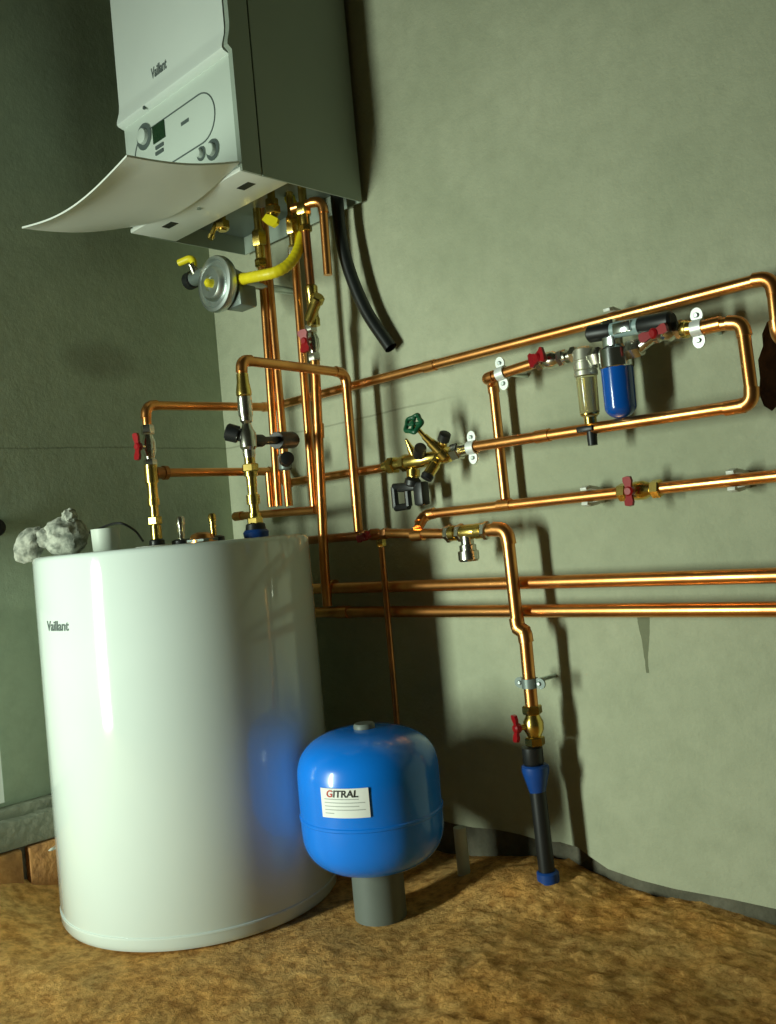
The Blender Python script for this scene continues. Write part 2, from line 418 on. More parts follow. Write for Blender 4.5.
# footing of the left wall: a brick course carrying a concrete ledge
FX = -2.03
def roughen(b, amp, sc):
    for v in b.verts:
        p = v.co; v.co = p + V((noise.noise(p * sc), noise.noise(p * sc + V((9, 0, 0))), noise.noise(p * sc + V((0, 9, 0))))) * amp
zl = atx(0, 824, FX).z; zb = atx(0, 853, FX).z
b = BM(); box(b, (FX - .04, .1, (zl + zb) / 2), (.10, 2.8, zl - zb), .006)
bmesh.ops.subdivide_edges(b, edges=[e for e in b.edges if e.calc_length() > .3], cuts=60, use_grid_fill=True); roughen(b, .006, 14)
struct('trim_2', b, 'concrete')
b = BM(); zlo = atx(2, 804, WX + .025).z
box(b, (WX + .005, .1, zl + .008), (.05, 2.8, .03), .004); bmesh.ops.subdivide_edges(b, edges=[e for e in b.edges if e.calc_length() > .3], cuts=60, use_grid_fill=True); roughen(b, .005, 15)
struct('trim_4', b, 'concrete')
b = BM(); jy = atx(22, 865, FX).y; bl = .23
for k in range(-7, 3):
    yy = jy + .006 + bl * k + bl / 2
    if yy > 1.4: continue
    box(b, (FX - .035 - .004 * (k % 2), yy, (zb - .03) / 2 - .001), (.10, bl - .014, zb + .03 - .006), .005)
roughen(b, .003, 30); struct('trim_3', b, 'brick')
b = BM(); box(b, (FX - .05, .1, (zb - .04) / 2), (.085, 2.8, zb + .036)); struct('trim_5', b, 'mortar')

# ------------------------------------------------------------------ hot water cylinder
TC, TR, TH = V((-1.715, 1.085, -.009)), .2855, .7375
tank = thing('hot_water_cylinder', TC, 'big white glossy upright cylinder standing on the sandy floor', 'water tank')
b = BM(); rev(b, TC, Z, [(0, TR - .016), (.004, TR - .004), (.012, TR), (TH - .010, TR), (TH - .004, TR - .002), (TH - .001, TR - .005), (TH, TR - .009), (TH, 0)], 128)
obj('shell', b, 'white', tank)
b = BM(); rev(b, TC + Z * .026, Z, [(0, TR + .0002), (.0005, TR + .0012), (.004, TR + .0012), (.0045, TR + .0002)], 128)
obj('base_trim', b, 'white', tank)
p = on_cyl(56.5, 626.5, TC.x, TC.y, TR); th0 = math.atan2(p.y - TC.y, p.x - TC.x)
def on_tank(u, v, w):
    a = th0 + u / TR; return V((TC.x + (TR + .0004 + w) * math.cos(a), TC.y + (TR + .0004 + w) * math.sin(a), p.z + v))
text_mesh('Vaillant', .026, on_tank, 'logo', 'printed_name', tank, shear=.1)
ttop = TH + TC.z

# ------------------------------------------------------------------ wall boiler
BX0, BX1, BYF, BYB, BZ0, BZ1 = -1.898, -1.458, 1.151, 1.486, 1.466, 2.19
boiler = thing('wall_boiler', (-1.678, WY, BZ0), 'white box-shaped boiler hung high on the wall with its front flap open', 'boiler')
ys = 1.205
b = BM()     # rear casing: a box open underneath
w_ = .003
box(b, (BX1 - w_/2, (ys + BYB)/2, (BZ0 + BZ1)/2), (w_, BYB - ys, BZ1 - BZ0)); box(b, (BX0 + w_/2, (ys + BYB)/2, (BZ0 + BZ1)/2), (w_, BYB - ys, BZ1 - BZ0))
box(b, (-1.678, BYB - w_/2, (BZ0 + BZ1)/2), (BX1 - BX0 - 2*w_, w_, BZ1 - BZ0)); box(b, (-1.678, (ys + BYB)/2, BZ1 - w_/2), (BX1 - BX0 - 2*w_, BYB - ys - w_, w_))
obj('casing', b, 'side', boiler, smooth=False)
b = BM(); box(b, (-1.678, (ys + BYB)/2 - .002, BZ0 + .046), (BX1 - BX0 - .008, BYB - ys - .006, .004))
obj('underside_plate', b, 'grey_in', boiler, smooth=False)
b = BM(); box(b, (-1.678, ys - .001, (BZ0 + .02 + BZ1)/2), (BX1 - BX0 - .006, .006, BZ1 - BZ0 - .02)); obj('seam', b, 'dark', boiler, smooth=False)
# front cover side cheeks + front skin with a curved lip above the controls
zc = at(232, 48, BYF).z; zc2 = at(122, 124.7, BYF).z; zc = (zc + zc2) / 2
b = BM()
prof = [(BYF + .001, BZ1), (BYF + .001, zc + .05), (BYF - .001, zc + .034), (BYF - .008, zc + .012), (BYF - .009, zc + .004), (BYF - .006, zc), (BYF + .012, zc - .006), (BYF + .03, zc - .006), (BYF + .03, BZ1)]
xa, xb = BX0, BX1 - .018
A = [b.verts.new((xa, y, z)) for y, z in prof]; B = [b.verts.new((xb, y, z)) for y, z in prof]
for k in range(len(prof)):
    q = (k + 1) % len(prof); b.faces.new((A[k], A[q], B[q], B[k]))
b.faces.new(A); b.faces.new(list(reversed(B))); obj('front_cover', b, 'white_box', boiler)
b = BM()
prof2 = [(BYF + .001, BZ1), (BYF + .001, zc + .05), (BYF - .001, zc + .034), (BYF - .007, zc + .012), (BYF - .008, zc + .004), (BYF + .002, zc - .004), (BYF + .002, BZ0 + .001), (ys - .004, BZ0 + .001), (ys - .004, BZ1)]
xa, xb = BX1 - .013, BX1
A = [b.verts.new((xa, y, z)) for y, z in prof2]; B = [b.verts.new((xb, y, z)) for y, z in prof2]
for k in range(len(prof2)):
    q = (k + 1) % len(prof2); b.faces.new((A[k], A[q], B[q], B[k]))
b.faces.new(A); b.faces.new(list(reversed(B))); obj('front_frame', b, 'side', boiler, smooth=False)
b = BM(); box(b, (BX0 + .003, (BYF + .012 + ys - .004)/2, (BZ0 + .012 + BZ1)/2), (.006, ys - .016 - BYF, BZ1 - BZ0 - .012)); obj('front_frame', b, 'side', boiler, smooth=False)
b = BM(); box(b, (BX1 - .0155, BYF + .010, (zc + BZ1)/2), (.006, .012, BZ1 - zc)); obj('gap_strip', b, 'dark', boiler, smooth=False)
# control panel
PY = BYF + .006
panel = None
b = BM(); box(b, (-1.678 - .002, PY + .012, (BZ0 + zc)/2), (BX1 - BX0 - .010, .024, zc - BZ0 - .004), .004)
panel = obj('control_panel', b, 'panel', boiler)
def pp(px, py): return at(px, py, PY)
d0, d1 = pp(145, 136), pp(220, 103)       # pill outline
cz = pp(205, 110).z; pr = .052
xl = pp(146, 138).x; xr_ = pp(200, 110).x
cz = (pp(213, 90).z + pp(200, 140).z) / 2
pts = []
for k in range(17): a = -PI/2 + PI * k / 16; pts.append(V((xr_ + pr * math.cos(a), PY - .0005, cz + pr * math.sin(a))))
for k in range(17): a = PI/2 + PI * k / 16; pts.append(V((xl + pr * math.cos(a), PY - .0005, cz + pr * math.sin(a))))
pts.append(pts[0])
obj('groove', sweep(BM(), pts, .0016, 8, cap=False), 'logo', panel)
def dial(c, r, nm):
    b = BM(); rev(b, V((c.x, PY + .001, c.z)), -Y, [(0, r), (.003, r), (.003, r * .78), (.002, r * .76), (.002, r * .62), (.012, r * .55), (.013, r * .5), (.013, 0)], 28)
    o = obj(nm, b, 'panel', panel)
    b = BM(); rev(b, V((c.x, PY - .0021, c.z)), -Y, [(0, r * .80), (0, r * 1.0), (.0012, r * 1.0), (.0012, r * .80)], 28)
    obj('dial_ring', b, 'logo', panel); return o
dial(pp(145, 137), .030, 'dial'); 
b = BM(); q = pp(159, 132); box(b, (q.x, PY - .0005, q.z), (.050, .003, .040), .001); obj('display', b, 'lcd', panel, smooth=False)
for py in (146, 152):
    b = BM(); q = pp(160, py); box(b, (q.x, PY - .001, q.z), (.032, .004, .008), .001); obj('button', b, 'logo', panel, smooth=False)
dial(pp(213.5, 150), .022, 'pressure_gauge'); dial(pp(202, 154), .015, 'dial')
b = BM(); q = pp(185, 122); box(b, (q.x, PY - .0003, q.z), (.03, .001, .008)); obj('printed_mark', b, 'logo', panel, smooth=False)
b = BM(); q = at(145, 108, BYF - .006); cyl(b, q, q - Y * .004, .004, 12); obj('indicator', b, 'logo', boiler)
qa, qb = at(148.5, 75, BYF), at(168.5, 63, BYF); qc = (qa + qb) / 2
wtxt = qb.x - qa.x
text_mesh('Vaillant', .033, lambda u, v, w: V((qc.x + u, BYF + .0006 - w, qc.z + v)), 'logo', 'printed_name', boiler, shear=.1, xs=wtxt / .128)
# open flap: hinged along the bottom of the controls, its free edge out in the room and a little lower
b = BM(); nu, nv = 24, 20; R_ = []
for th in (0, 1):
    G = []
    for j in range(nv + 1):
        v = j / nv; row = []
        for i in range(nu + 1):
            u = i / nu; bow = math.sin(PI * u)
            x = BX0 + (BX1 - BX0) * u
            y = BYF - .004 - (.255) * v
            z = 1.484 - .046 * v - .030 * bow * (1 - v)**2 - .010 * math.sin(PI * v)
            if v > .8: z -= .026 * bow * ((v - .8) / .2)**1.4
            row.append(b.verts.new((x, y, z - th * .004)))
        G.append(row)
    R_.append(G)
for G in R_:
    for j in range(nv):
        for i in range(nu): b.faces.new((G[j][i], G[j][i+1], G[j+1][i+1], G[j+1][i]))
for i in range(nu):
    for j in (0, nv): b.faces.new((R_[0][j][i], R_[0][j][i+1], R_[1][j][i+1], R_[1][j][i]))
for j in range(nv):
    for i in (0, nu): b.faces.new((R_[0][j][i], R_[0][j+1][i], R_[1][j+1][i], R_[1][j][i]))
obj('flap', b, 'white_bright', boiler)
# bottom rail with two slots and a screw
b = BM(); box(b, (-1.678, (BYF + 1.274)/2, BZ0 + .005), (BX1 - BX0 - .009, 1.274 - BYF, .010), .002)
rail = obj('bottom_rail', b, 'white_bright', boiler)
for px, py in ((170, 225), (246, 186)):
    q = atz(px, py, BZ0); b = BM(); box(b, (q.x, q.y, BZ0 + .0005), (.040, .020, .003), .0005); obj('slot', b, 'dark', rail, smooth=False)
q = atz(199, 208, BZ0); b = BM(); cyl(b, q + Z * .001, q - Z * .003, .005, 12); obj('screw', b, 'zinc', rail)

# ------------------------------------------------------------------ pipework under the boiler
YV = 1.385
def P2(a, b_, y): return [at(*a, y), at(*b_, y)]
BT = BZ0 + .044   # pipes go up into the open underside
def top_fit(label, c, L, r=.012, mt='brass', cone=True):
    """brass union hanging from the boiler"""
    t = thing('pipe_union', c, label, 'pipe union', 'brass unions under the boiler')
    b = BM(); rev(b, V(c) + Z * L, -Z, [(0, r * .8), (L * .35, r * .8), (L * .35, r * 1.0), (L, r * 1.0)], 20); obj('tail', b, mt, t)
    b = BM(); nut(b, V(c) + Z * (L * .62), -Z, L * .26, r * 1.5, .2); obj('hex_nut', b, mt, t)
    b = BM(); nut(b, V(c) + Z * (L * .15), -Z, L * .14, r * 1.28, .5); obj('hex_nut', b, mt, t)
    return t
# pair on the left
hz = at(290, 511, YV).z
v1a = at(264.5, 300, YV); v1b = at(278.5, 506, YV); v1 = at(262, 268, YV); v2a = at(271, 300, YV + .014); v2b = at(289, 506, YV + .014)
zt = at(262, 268, YV).z
top_fit('leftmost brass union under the boiler, above the twin copper pipes', V((v1.x, YV, zt)), BT - zt, .0125)
pipe('left pipe of the copper pair dropping side by side from the boiler', [V((v1.x, YV, zt + .004)), v1b], .0098)
pipe('right pipe of the copper pair dropping side by side from the boiler', [v2a + (v2a - v2b) * ((BT - v2a.z) / (v2a.z - v2b.z)), v2b], .0098)
# third short riser under the black fittings
a, c = at(266, 473, YV - .01), at(270, 508, YV - .01)
v0 = (a + c) / 2
# header they all stand on
hA, hB = at(236, 516.5, YV), at(316, 510, YV)
hdr_z = (hA.z + hB.z) / 2
pipe('short horizontal copper header just above the back of the white cylinder', [V((hA.x, YV, hA.z)), V((hB.x, YV, hB.z))], .0098, couplings=[(V((hA.x + .012, YV, hA.z)), X)])
pipe('short copper riser standing on the header left of the twin pipes', [V((v0.x, YV - .004, a.z)), V((v0.x, YV - .004, hA.z + .012))], .009)
# gas side riser (third tall pipe)
v3t, v3b = at(295, 258, YV), at(314, 506, YV)
zt = v3t.z
t3 = top_fit('long brass union with a white nut, beside the yellow gas hose', V((v3t.x, YV, zt)), BT - zt, .010)
b = BM(); nut(b, V((v3t.x, YV, zt + .028)), -Z, .026, .0165); o = obj('hex_nut', b, 'nickel', t3); o['label'] = 'pale nickel nut'
pipe('tall copper pipe passing just left of the red valve handle down to the header', [V((v3t.x, YV, zt + .004)), v3b], .0098)
# filter line
v4t = at(304, 213, YV); v4a = at(311, 289, YV); v4s = at(313, 308, YV)
top_fit('brass union under the boiler above the angled strainer', V((v4t.x, YV, at(306, 232, YV).z)), BT - at(306, 232, YV).z, .012)
pipe('short dull copper pipe between boiler and angled brass strainer', [V((v4t.x, YV, at(306, 232, YV).z + .004)), v4a], .0098, 'copper_dull')
t = thing('strainer', at(314, 305, YV), 'angled brass Y-strainer on the pipe under the boiler', 'strainer')
s0, s1 = at(311, 285, YV), at(314, 326, YV); ds = (s1 - s0).normalized()
b = BM(); rev(b, s0, ds, [(0, .011), (.004, .0145), (.018, .0145), (.022, .0125), ((s1-s0).length - .022, .0125), ((s1-s0).length - .016, .0145), ((s1-s0).length, .0145), ((s1-s0).length, .010)], 20); obj('body', b, 'brass', t)
k0, k1 = at(309.5, 319, YV - .016), at(318, 297, YV - .028); dk = (k1 - k0).normalized(); Lk = (k1 - k0).length
b = BM(); rev(b, k0, dk, [(0, .0125), (Lk * .8, .0125), (Lk * .8, .0155), (Lk, .0155), (Lk * 1.05, .012), (Lk * 1.05, 0)], 20); obj('filter_branch', b, 'brass', t)
vc = at(313, 343, YV); vd = (at(316, 362, YV) - at(312, 326, YV)).normalized()
ball_valve('red-handled nickel valve on the riser below the angled strainer', vc, vd, V((.22, -.97, 0)), UP - X * .1, r=.011, L=(at(316.5, 363, YV) - s1).length, hl=.05, hw=.026)
v4e = at(322.5, 537, YV); v4f = at(327, 590, YV)
pipe('tall copper riser running from the red-handled valve down behind the white cylinder', [at(315, 361, YV), V((v4e.x - .003, YV, at(325, 570, YV).z)), V((v4f.x - .003, YV + .0, at(328, 612, YV).z + .013))], .011, couplings=[(at(318.5, 431, YV), (at(322, 520, YV) - at(318, 420, YV)))])
# discharge pipe with open end
e0 = at(316, 203, 1.40); 
pipe('short open-ended copper discharge pipe bending down beside the black hose', [V((e0.x - .05, 1.372, e0.z - .002)), V((at(323, 206, 1.40).x, 1.40, e0.z)), at(328, 275, 1.40)], .0098, rad=.02)
# brass cock at far left of the underside
c = atz(222, 222, BZ0 + .01)
t = thing('drain_cock', V((c.x, c.y, BZ0 - .02)), 'small brass cock under the left of the boiler, above the round grey regulator', 'valve')
b = BM(); cyl(b, V((c.x, c.y, BT)), V((c.x, c.y, BZ0 - .012)), .010, 16); obj('body', b, 'brass', t)
b = BM(); nut(b, V((c.x, c.y, BZ0 + .012)), -Z, .02, .018); obj('hex_nut', b, 'brass', t)
b = BM(); rev(b, V((c.x - .004, c.y - .014, BZ0 + .006)), V((-.2, -.4, -1)), [(0, .006), (.03, .006), (.032, .009), (.042, .007), (.042, 0)], 14); obj('lever', b, 'brass', t)
# another nickel/brass fitting in front (gas cock)
c = atz(272, 205, BZ0 + .012)
t = thing('gas_cock', V((c.x, c.y, BZ0 - .03)), 'brass gas cock with a yellow lever under the middle of the boiler', 'valve')
b = BM(); rev(b, V((c.x, c.y, BT)), -Z, [(0, .009), (.02, .009), (.02, .015), (.034, .015), (.036, .011), (.075, .011)], 18); obj('body', b, 'brass', t)
b = BM(); nut(b, V((c.x, c.y, BZ0 + .008)), -Z, .018, .019); obj('hex_nut', b, 'brass', t)
l0 = V((c.x - .002, c.y - .016, BZ0 - .022)); q1 = at(287, 228, c.y - .03)
dl = (q1 - l0).normalized(); b = BM()
prism(b, [(-.012, -.008), (.01, -.011), (.045, -.010), (.052, 0), (.045, .011), (.01, .011), (-.012, .008)], l0, dl, dl.cross(V((.62, -.78, 0))).normalized(), .007); obj('lever', b, 'yellow', t)
# brass tee in between
c = atz(300, 198, BZ0)
# yellow gas hose
hp = [at(240, 279.5, 1.30), at(258, 276, 1.30), at(276, 272, 1.315), at(290, 263, 1.345), at(299, 248, 1.375), at(302, 232, 1.405), at(297, 216, 1.41), V((at(290, 208, 1.40).x, 1.40, BT))]
g = thing('gas_hose', hp[0], 'yellow gas hose curving from the round regulator up to the boiler', 'hose')
path = smooth_path(hp, 12)
nn = len(path)
b = BM(); sweep(b, path, .013, 18, rf=lambda s: .0125 + .0004 * math.sin(s * nn * 1.9)); obj('sleeve', b, 'yellow', g)
b = BM(); d = (path[1] - path[0]).normalized(); rev(b, path[0] - d * .001, d, [(-.002, .009), (0, .0138), (.018, .0138), (.02, .012)], 18); obj('end_cap', b, 'yellow', g)
# gas regulator
RC = at(216, 284, 1.27)
t = thing('gas_regulator', RC, 'round grey gas pressure regulator hanging below the left of the boiler', 'gas regulator')
rr = .065
b = BM(); rev(b, RC + Y * .012, -Y, [(0, rr * .98), (.004, rr), (.014, rr), (.018, rr * .97), (.020, rr * .86), (.015, rr * .80), (.016, rr * .66), (.026, rr * .60), (.030, rr * .52), (.030, rr * .30), (.024, rr * .26), (.024, 0)], 44); obj('diaphragm_cover', b, 'zinc', t)
b = BM(); rev(b, RC + Y * .012, Y, [(0, rr * .98), (.004, rr * .95), (.02, rr * .7), (.055, rr * .55), (.055, 0)], 36); obj('rear_housing', b, 'grey_in', t)
b = BM(); rev(b, RC - Y * .011, -Y, [(0, .010), (.012, .010), (.016, .008), (.019, .004), (.019, 0)], 16); o = obj('adjusting_cap', b, 'yellow', t)
b = BM(); box(b, (RC.x + .03, RC.y + .045, RC.z - .035), (.06, .05, .05), .006); obj('body_block', b, 'grey_in', t)
i0 = at(203, 283, 1.295); i1 = at(180, 279, 1.255)
b = BM(); cyl(b, V((RC.x - .02, i1.y + .03, i1.z)), V((i1.x + .012, i1.y + .03, i1.z)), .017, 18, .002); obj('inlet', b, 'grey_in', t)
b = BM(); rev(b, V((i1.x + .014, i1.y + .03, i1.z)), -X, [(0, .017), (.003, .021), (.022, .021), (.025, .017), (.025, 0)], 20); obj('inlet_cap', b, 'black', t)
b = BM(); cyl(b, V((RC.x + .02, 1.30, at(240, 280, 1.30).z)), path[0] + (path[1]-path[0]).normalized() * .004, .009, 16); obj('outlet', b, 'brass', t)
b = BM(); cyl(b, V((RC.x + .03, RC.y + .06, RC.z)), V((RC.x + .03, WY + .004, RC.z)), .009, 14); obj('wall_stud', b, 'zinc', t)
n0 = at(194, 270, 1.275); b = BM(); rev(b, V((n0.x, 1.285, i1.z)), V((n0 - V((n0.x, 1.285, i1.z)))).normalized() if (n0 - V((n0.x, 1.285, i1.z))).length > .01 else Z, [(0, .010), (.012, .013), (.03, .008), (.036, .008), (.036, 0)], 18); obj('breather', b, 'nickel', t)
e = [at(193, 266, 1.275), at(191, 259, 1.275), at(181, 262, 1.262)]
b = BM(); path2, _ = fillet([at(194, 269, 1.275), at(193, 257, 1.275), at(179, 263, 1.26)], .012); sweep(b, path2, .0085, 16); obj('brass_elbow', b, 'yellow', t)
# black hose
hs = [at(336, 190, 1.445), at(337.5, 205, 1.445), at(339.5, 226, 1.445), at(343.5, 250, 1.445), at(353, 281, 1.452), at(368, 314, 1.462), at(391, 348, 1.474)]
hs[0].z = BT
path = smooth_path(hs, 10)
b = BM(); sweep(b, path, .0145, 20, cap=False); sweep(b, list(reversed(path)), .0115, 20, cap=False)
tag(obj('drain_hose', b, 'rubber', loc=hs[0]), 'black rubber hose hanging from the boiler with a free lower end', 'hose')

# ------------------------------------------------------------------ feed pipes of the cylinder
YP = 1.455
c1 = at(272, 406, YP); zP1 = 1.056
C1x = c1.x; c1t = atx(145.5, 405.5, C1x); C1y = c1t.y
zT1 = c1t.z
tee = atx(153, 473, C1x).z
# top long pipe
r1 = at(772, 276, YP); 
pipe('uppermost long copper pipe on the wall, ending at the broken hole at right',
     [V((C1x, C1y, atx(147, 425, C1x).z)), V((C1x, C1y, zT1)), V((C1x, YP, zP1 - .003)), V((r1.x, YP, zP1)), V((r1.x, YP, .965)), V((r1.x + .004, WY + .05, .93))], .0103, rad=.02,
     couplings=[(at(430, 366, YP), X)])
zv = atx(149, 447, C1x).z
ball_valve('red-handled valve on the left riser of the white cylinder', V((C1x, C1y, zv)), Z, V((.2, -.98, 0)), UP, r=.0115, L=2 * (atx(147, 425, C1x).z - zv), hl=.058)
t = thing('brass_riser', V((C1x, C1y, ttop)), 'brass fitting stack rising from the cylinder top under the red valve', 'pipe fitting')
zq = zv - (atx(147, 425, C1x).z - zv)
b = BM(); rev(b, V((C1x, C1y, ttop + .018)), Z, [(0, .0125), (.03, .0125), (.03, .0098), (.075, .0098), (.075, .0135), (.09, .0135), (.09, .0115), (tee - ttop - .04, .0115), (tee - ttop - .04, .015), (tee - ttop + .0, .015), (tee - ttop + .0, .0118), (zq - ttop - .018, .0118)], 22); obj('body', b, 'brass', t)
b = BM(); nut(b, V((C1x, C1y, ttop + .05)), Z, .018, .0165); obj('hex_nut', b, 'brass', t)
b = BM(); rev(b, V((C1x, C1y, ttop - .001)), Z, [(0, .017), (.016, .017), (.020, .012)], 20); o = obj('collar', b, 'black', t)
b = BM(); rev(b, V((C1x, C1y, ttop - .0005)), Z, [(0, .048), (.004, .048), (.005, .044), (.005, .016)], 30); obj('flange', b, 'white_bright', t)
b = BM(); rev(b, V((C1x, C1y + .010, tee)), Y, [(0, .0135), (.02, .0135), (.02, .016), (.03, .016), (.03, .012)], 20); obj('tee_branch', b, 'copper_dull', t)
# return pipe
w2 = at(300, 477, YP); z2 = at(385, 468, YP).z
pipe('copper pipe from the brass riser along the wall to the green-wheeled brass group',
     [V((C1x, C1y + .036, tee)), V((C1x, YP, tee - .002)), V((at(286, 480, YP).x, YP, z2 + .002)), V((at(389, 467, YP).x, YP, at(389, 467, YP).z))], .0100, 'copper', rad=.02)
# second riser
c2 = at(351, 374, 1.435); C2x = c2.x; C2y = atx(241, 360, C2x).y; z2t = atx(241, 360, C2x).z
def z2x(py): return atx(244, py, C2x).z
P5Y = 1.418
zj = at(357, 536, P5Y).z
pipe('copper pipe bridging from the black-knobbed riser over to the wall and down',
     [V((C2x, C2y, z2x(376))), V((C2x, C2y, z2t)), V((C2x, P5Y, (z2t + c2.z) / 2 - .004)), V((at(358.5, 530, P5Y).x, P5Y, zj + .010))], .0103, rad=.022)
t = thing('mixing_riser', V((C2x, C2y, ttop)), 'brass and nickel riser with a black knob on the right of the cylinder top', 'pipe fitting')
b = BM(); rev(b, V((C2x, C2y, z2x(397))), Z, [(0, .012), (.004, .0155), (.012, .0155), (.03, .0125), (z2x(374) - z2x(397), .0118)], 22); obj('union', b, 'brass', t)
b = BM(); rev(b, V((C2x, C2y, z2x(424))), Z, [(0, .008), (.006, .0125), (.014, .0125), (.018, .0145), (z2x(397) - z2x(424), .0145)], 22); obj('valve_neck', b, 'nickel', t)
zk = z2x(437)
b = BM(); rev(b, V((C2x, C2y, z2x(458))), Z, [(0, .011), (.006, .0125), (.016, .0125), (.022, .017), (.05, .017), (.058, .012), (z2x(424) - z2x(458), .009)], 22); obj('valve_body', b, 'nickel', t)
b = BM(); kn = V((-.72, -.69, .35)).normalized(); rev(b, V((C2x, C2y, zk)) + kn * .012, kn, [(0, .012), (.006, .013), (.008, .0175), (.030, .018), (.033, .015), (.033, 0)], 12); obj('knob', b, 'black', t)
b = BM(); prof = []; z0 = ttop + .03; z1 = z2x(458); q = [.0125, .0098, .0135, .0098, .0103, .0135, .011]
for k, r_ in enumerate(q): prof += [((z1 - z0) * k / 7, r_), ((z1 - z0) * (k + 1) / 7, r_)]
rev(b, V((C2x, C2y, z0)), Z, prof, 22); obj('nipple_stack', b, 'brass', t)
b = BM(); nut(b, V((C2x, C2y, z2x(472))), Z, .016, .0175); obj('hex_nut', b, 'brass', t)
b = BM(); nut(b, V((C2x, C2y, z2x(527))), Z, .018, .0165); obj('hex_nut', b, 'brass', t)
b = BM(); rev(b, V((C2x, C2y, ttop + .015)), Z, [(0, .021), (.012, .019), (.016, .013)], 22); obj('collar', b, 'black', t)
b = BM(); rev(b, V((C2x, C2y, ttop - .001)), Z, [(0, .024), (.012, .026), (.017, .022)], 22); o = obj('seal', b, 'blue_fit', t); o['label'] = 'blue plastic seal'
# side branch with black caps towards the twin pipes
s = at(246, 441, C2y)
b = BM(); e1 = at(292, 440, YV - .045); c0 = V((C2x, C2y, zk - .008)); db = (e1 - c0).normalized(); Lb = (e1 - c0).length
rev(b, c0 + db * .014, db, [(0, .008), (.01, .013), (.05, .013), (.055, .0085), (Lb * .55, .0085), (Lb * .55, .0175), (Lb * .62, .019), (Lb * .93, .019), (Lb * .97, .016), (Lb * .97, 0)], 24); obj('branch', b, 'black', t)
m1 = at(293, 461, YV - .01)
t = thing('check_valve', at(285, 463, YV), 'dark check valve collar on the right twin pipe below the black branch', 'valve')
b = BM(); zc_ = at(287, 461, YV).z; x_ = v2b.x + (v2a.x - v2b.x) * (zc_ - v2b.z) / (v2a.z - v2b.z)
rev(b, V((x_, YV + .014, zc_ + .02)), -Z, [(0, .0103), (.004, .016), (.036, .016), (.04, .0103)], 20); obj('body', b, 'grey_in', t)
b = BM(); rev(b, V((x_ + .010, YV + .004, zc_)), V((.75, -.35, .15)), [(0, .010), (.010, .012), (.012, .0165), (.030, .0165), (.032, .013), (.032, 0)], 18); obj('cap', b, 'black', t)

# ------------------------------------------------------------------ wall pipes, right
def hx(px, py, y): p = at(px, py, y); return p
YA = 1.42
zrow = (at(740, 322, YA).z + at(515, 370, YA).z) / 2
zlow = (at(478, 445, YA).z + at(750, 404, YA).z) / 2
xr_ = at(746, 360, YA).x
xl2 = at(486, 379, YA).x
xv1, xv2 = at(655, 337, YA).x, at(541, 363, YA).x
yv = 1.458; xt = at(499, 440, yv).x; z4 = .748
clipR = at(698, 328, YA)
# loop: from red valve, round the right end and back to the brass group
gx = at(472, 447, YA).x
pipe('copper loop turning down at right of the blue filter and back to the green-wheeled group',
     [V((at(691, 328.3, YA).x, YA, at(691, 328.3, YA).z)), V((xr_, YA, at(742, 322, YA).z)), V((xr_ + .004, YA, zlow - .004)), V((gx - .004, YA, at(472, 447, YA).z))], .0103, rad=.016,
     couplings=[(at(543, 436, YA), X), (at(735, 407, YA), X), (at(712, 325.5, YA), X)])
pipe('upright copper pipe joining the filter row to the lower valve pipe',
     [at(541, 361, YA), at(489, 378, YA) - X * .006, V((xt - .002, yv, at(491, 381, yv).z)), V((xt + .002, yv, z4 + .012))], .0100, rad=.015)
p4a = at(434, 512.5, YP)
pipe('copper pipe joined by the upright pipe, left of the red lever valve',
     [at(418, 531, P5Y) + Z * .004, V((at(424, 515, YP).x, YP, z4 - .002)), V((at(622, 494, YP).x, YP, z4))], .0103, rad=.016, couplings=[(V((xt + .002, YP, z4)), X)])
pipe('copper pipe continuing from the red lever valve to the right edge of the photo', [V((at(658, 489, YP).x, YP, z4)), V((1.25, YP, z4))], .0103)
cL = V((at(640, 490, YP).x, YP, z4))
ball_valve('red lever valve, lower right, on the pipe below the blue filter', cL, X, V((-.05, -1, 0)), UP, body='brass', r=.0125, L=at(661, 488, YP).x - at(619, 494, YP).x, hl=.050)
b = BM(); 
pA, pB = .597, .540
pipe('upper of the two thick parallel copper pipes low on the wall', [V((-1.80, 1.452, pA)), V((1.25, 1.452, pA - .010))], .0126, couplings=[(at(330, 586, 1.452), X)])
pipe('lower of the two thick parallel copper pipes low on the wall', [V((-1.80, 1.452, pB)), V((1.25, 1.452, pB))], .0126, couplings=[(V((at(344, 612, 1.452).x, 1.452, pB)), X)])
# feed with pressure relief valve
zf = at(480, 531, P5Y).z
pj = at(384, 537, P5Y)
pipe('dull copper pipe behind the cylinder feeding the small red stop valve', [V((-1.74, P5Y, zj + .0)), V((at(361, 537, P5Y).x, P5Y, zj))], .0100, 'copper_dull')
ball_valve('small dark red stop valve where the thin drop pipe begins', V((at(375, 538, P5Y).x, P5Y, zj)), X, V((-.1, -1, -.1)), V((1, 0, .25)), body='copper_dull', r=.0098, L=at(388, 537, P5Y).x - at(361, 537, P5Y).x, hl=.04)
xa5 = at(446, 533, P5Y).x; xb5 = at(489, 529, P5Y).x
pipe('reddish copper pipe from the small stop valve to the relief valve', [V((at(387, 537, P5Y).x, P5Y, zj)), V((xa5 + .004, P5Y, zf))], .0103, couplings=[(at(418, 535, P5Y), X)])
t = thing('relief_valve', V(((xa5 + xb5) / 2, P5Y, zf)), 'nickel and brass relief valve with a drop cap on the pipe above the paired pipes', 'valve')
L5 = xb5 - xa5
b = BM(); rev(b, V((xa5, P5Y, zf)), X, [(0, .013), (L5*.12, .013), (L5*.12, .0155), (L5*.25, .0155), (L5*.25, .013), (L5*.4, .015), (L5*.62, .015), (L5*.72, .013), (L5*.72, .0155), (L5*.86, .0155), (L5*.86, .0125), (L5, .0125)], 22); obj('body', b, 'brass', t)
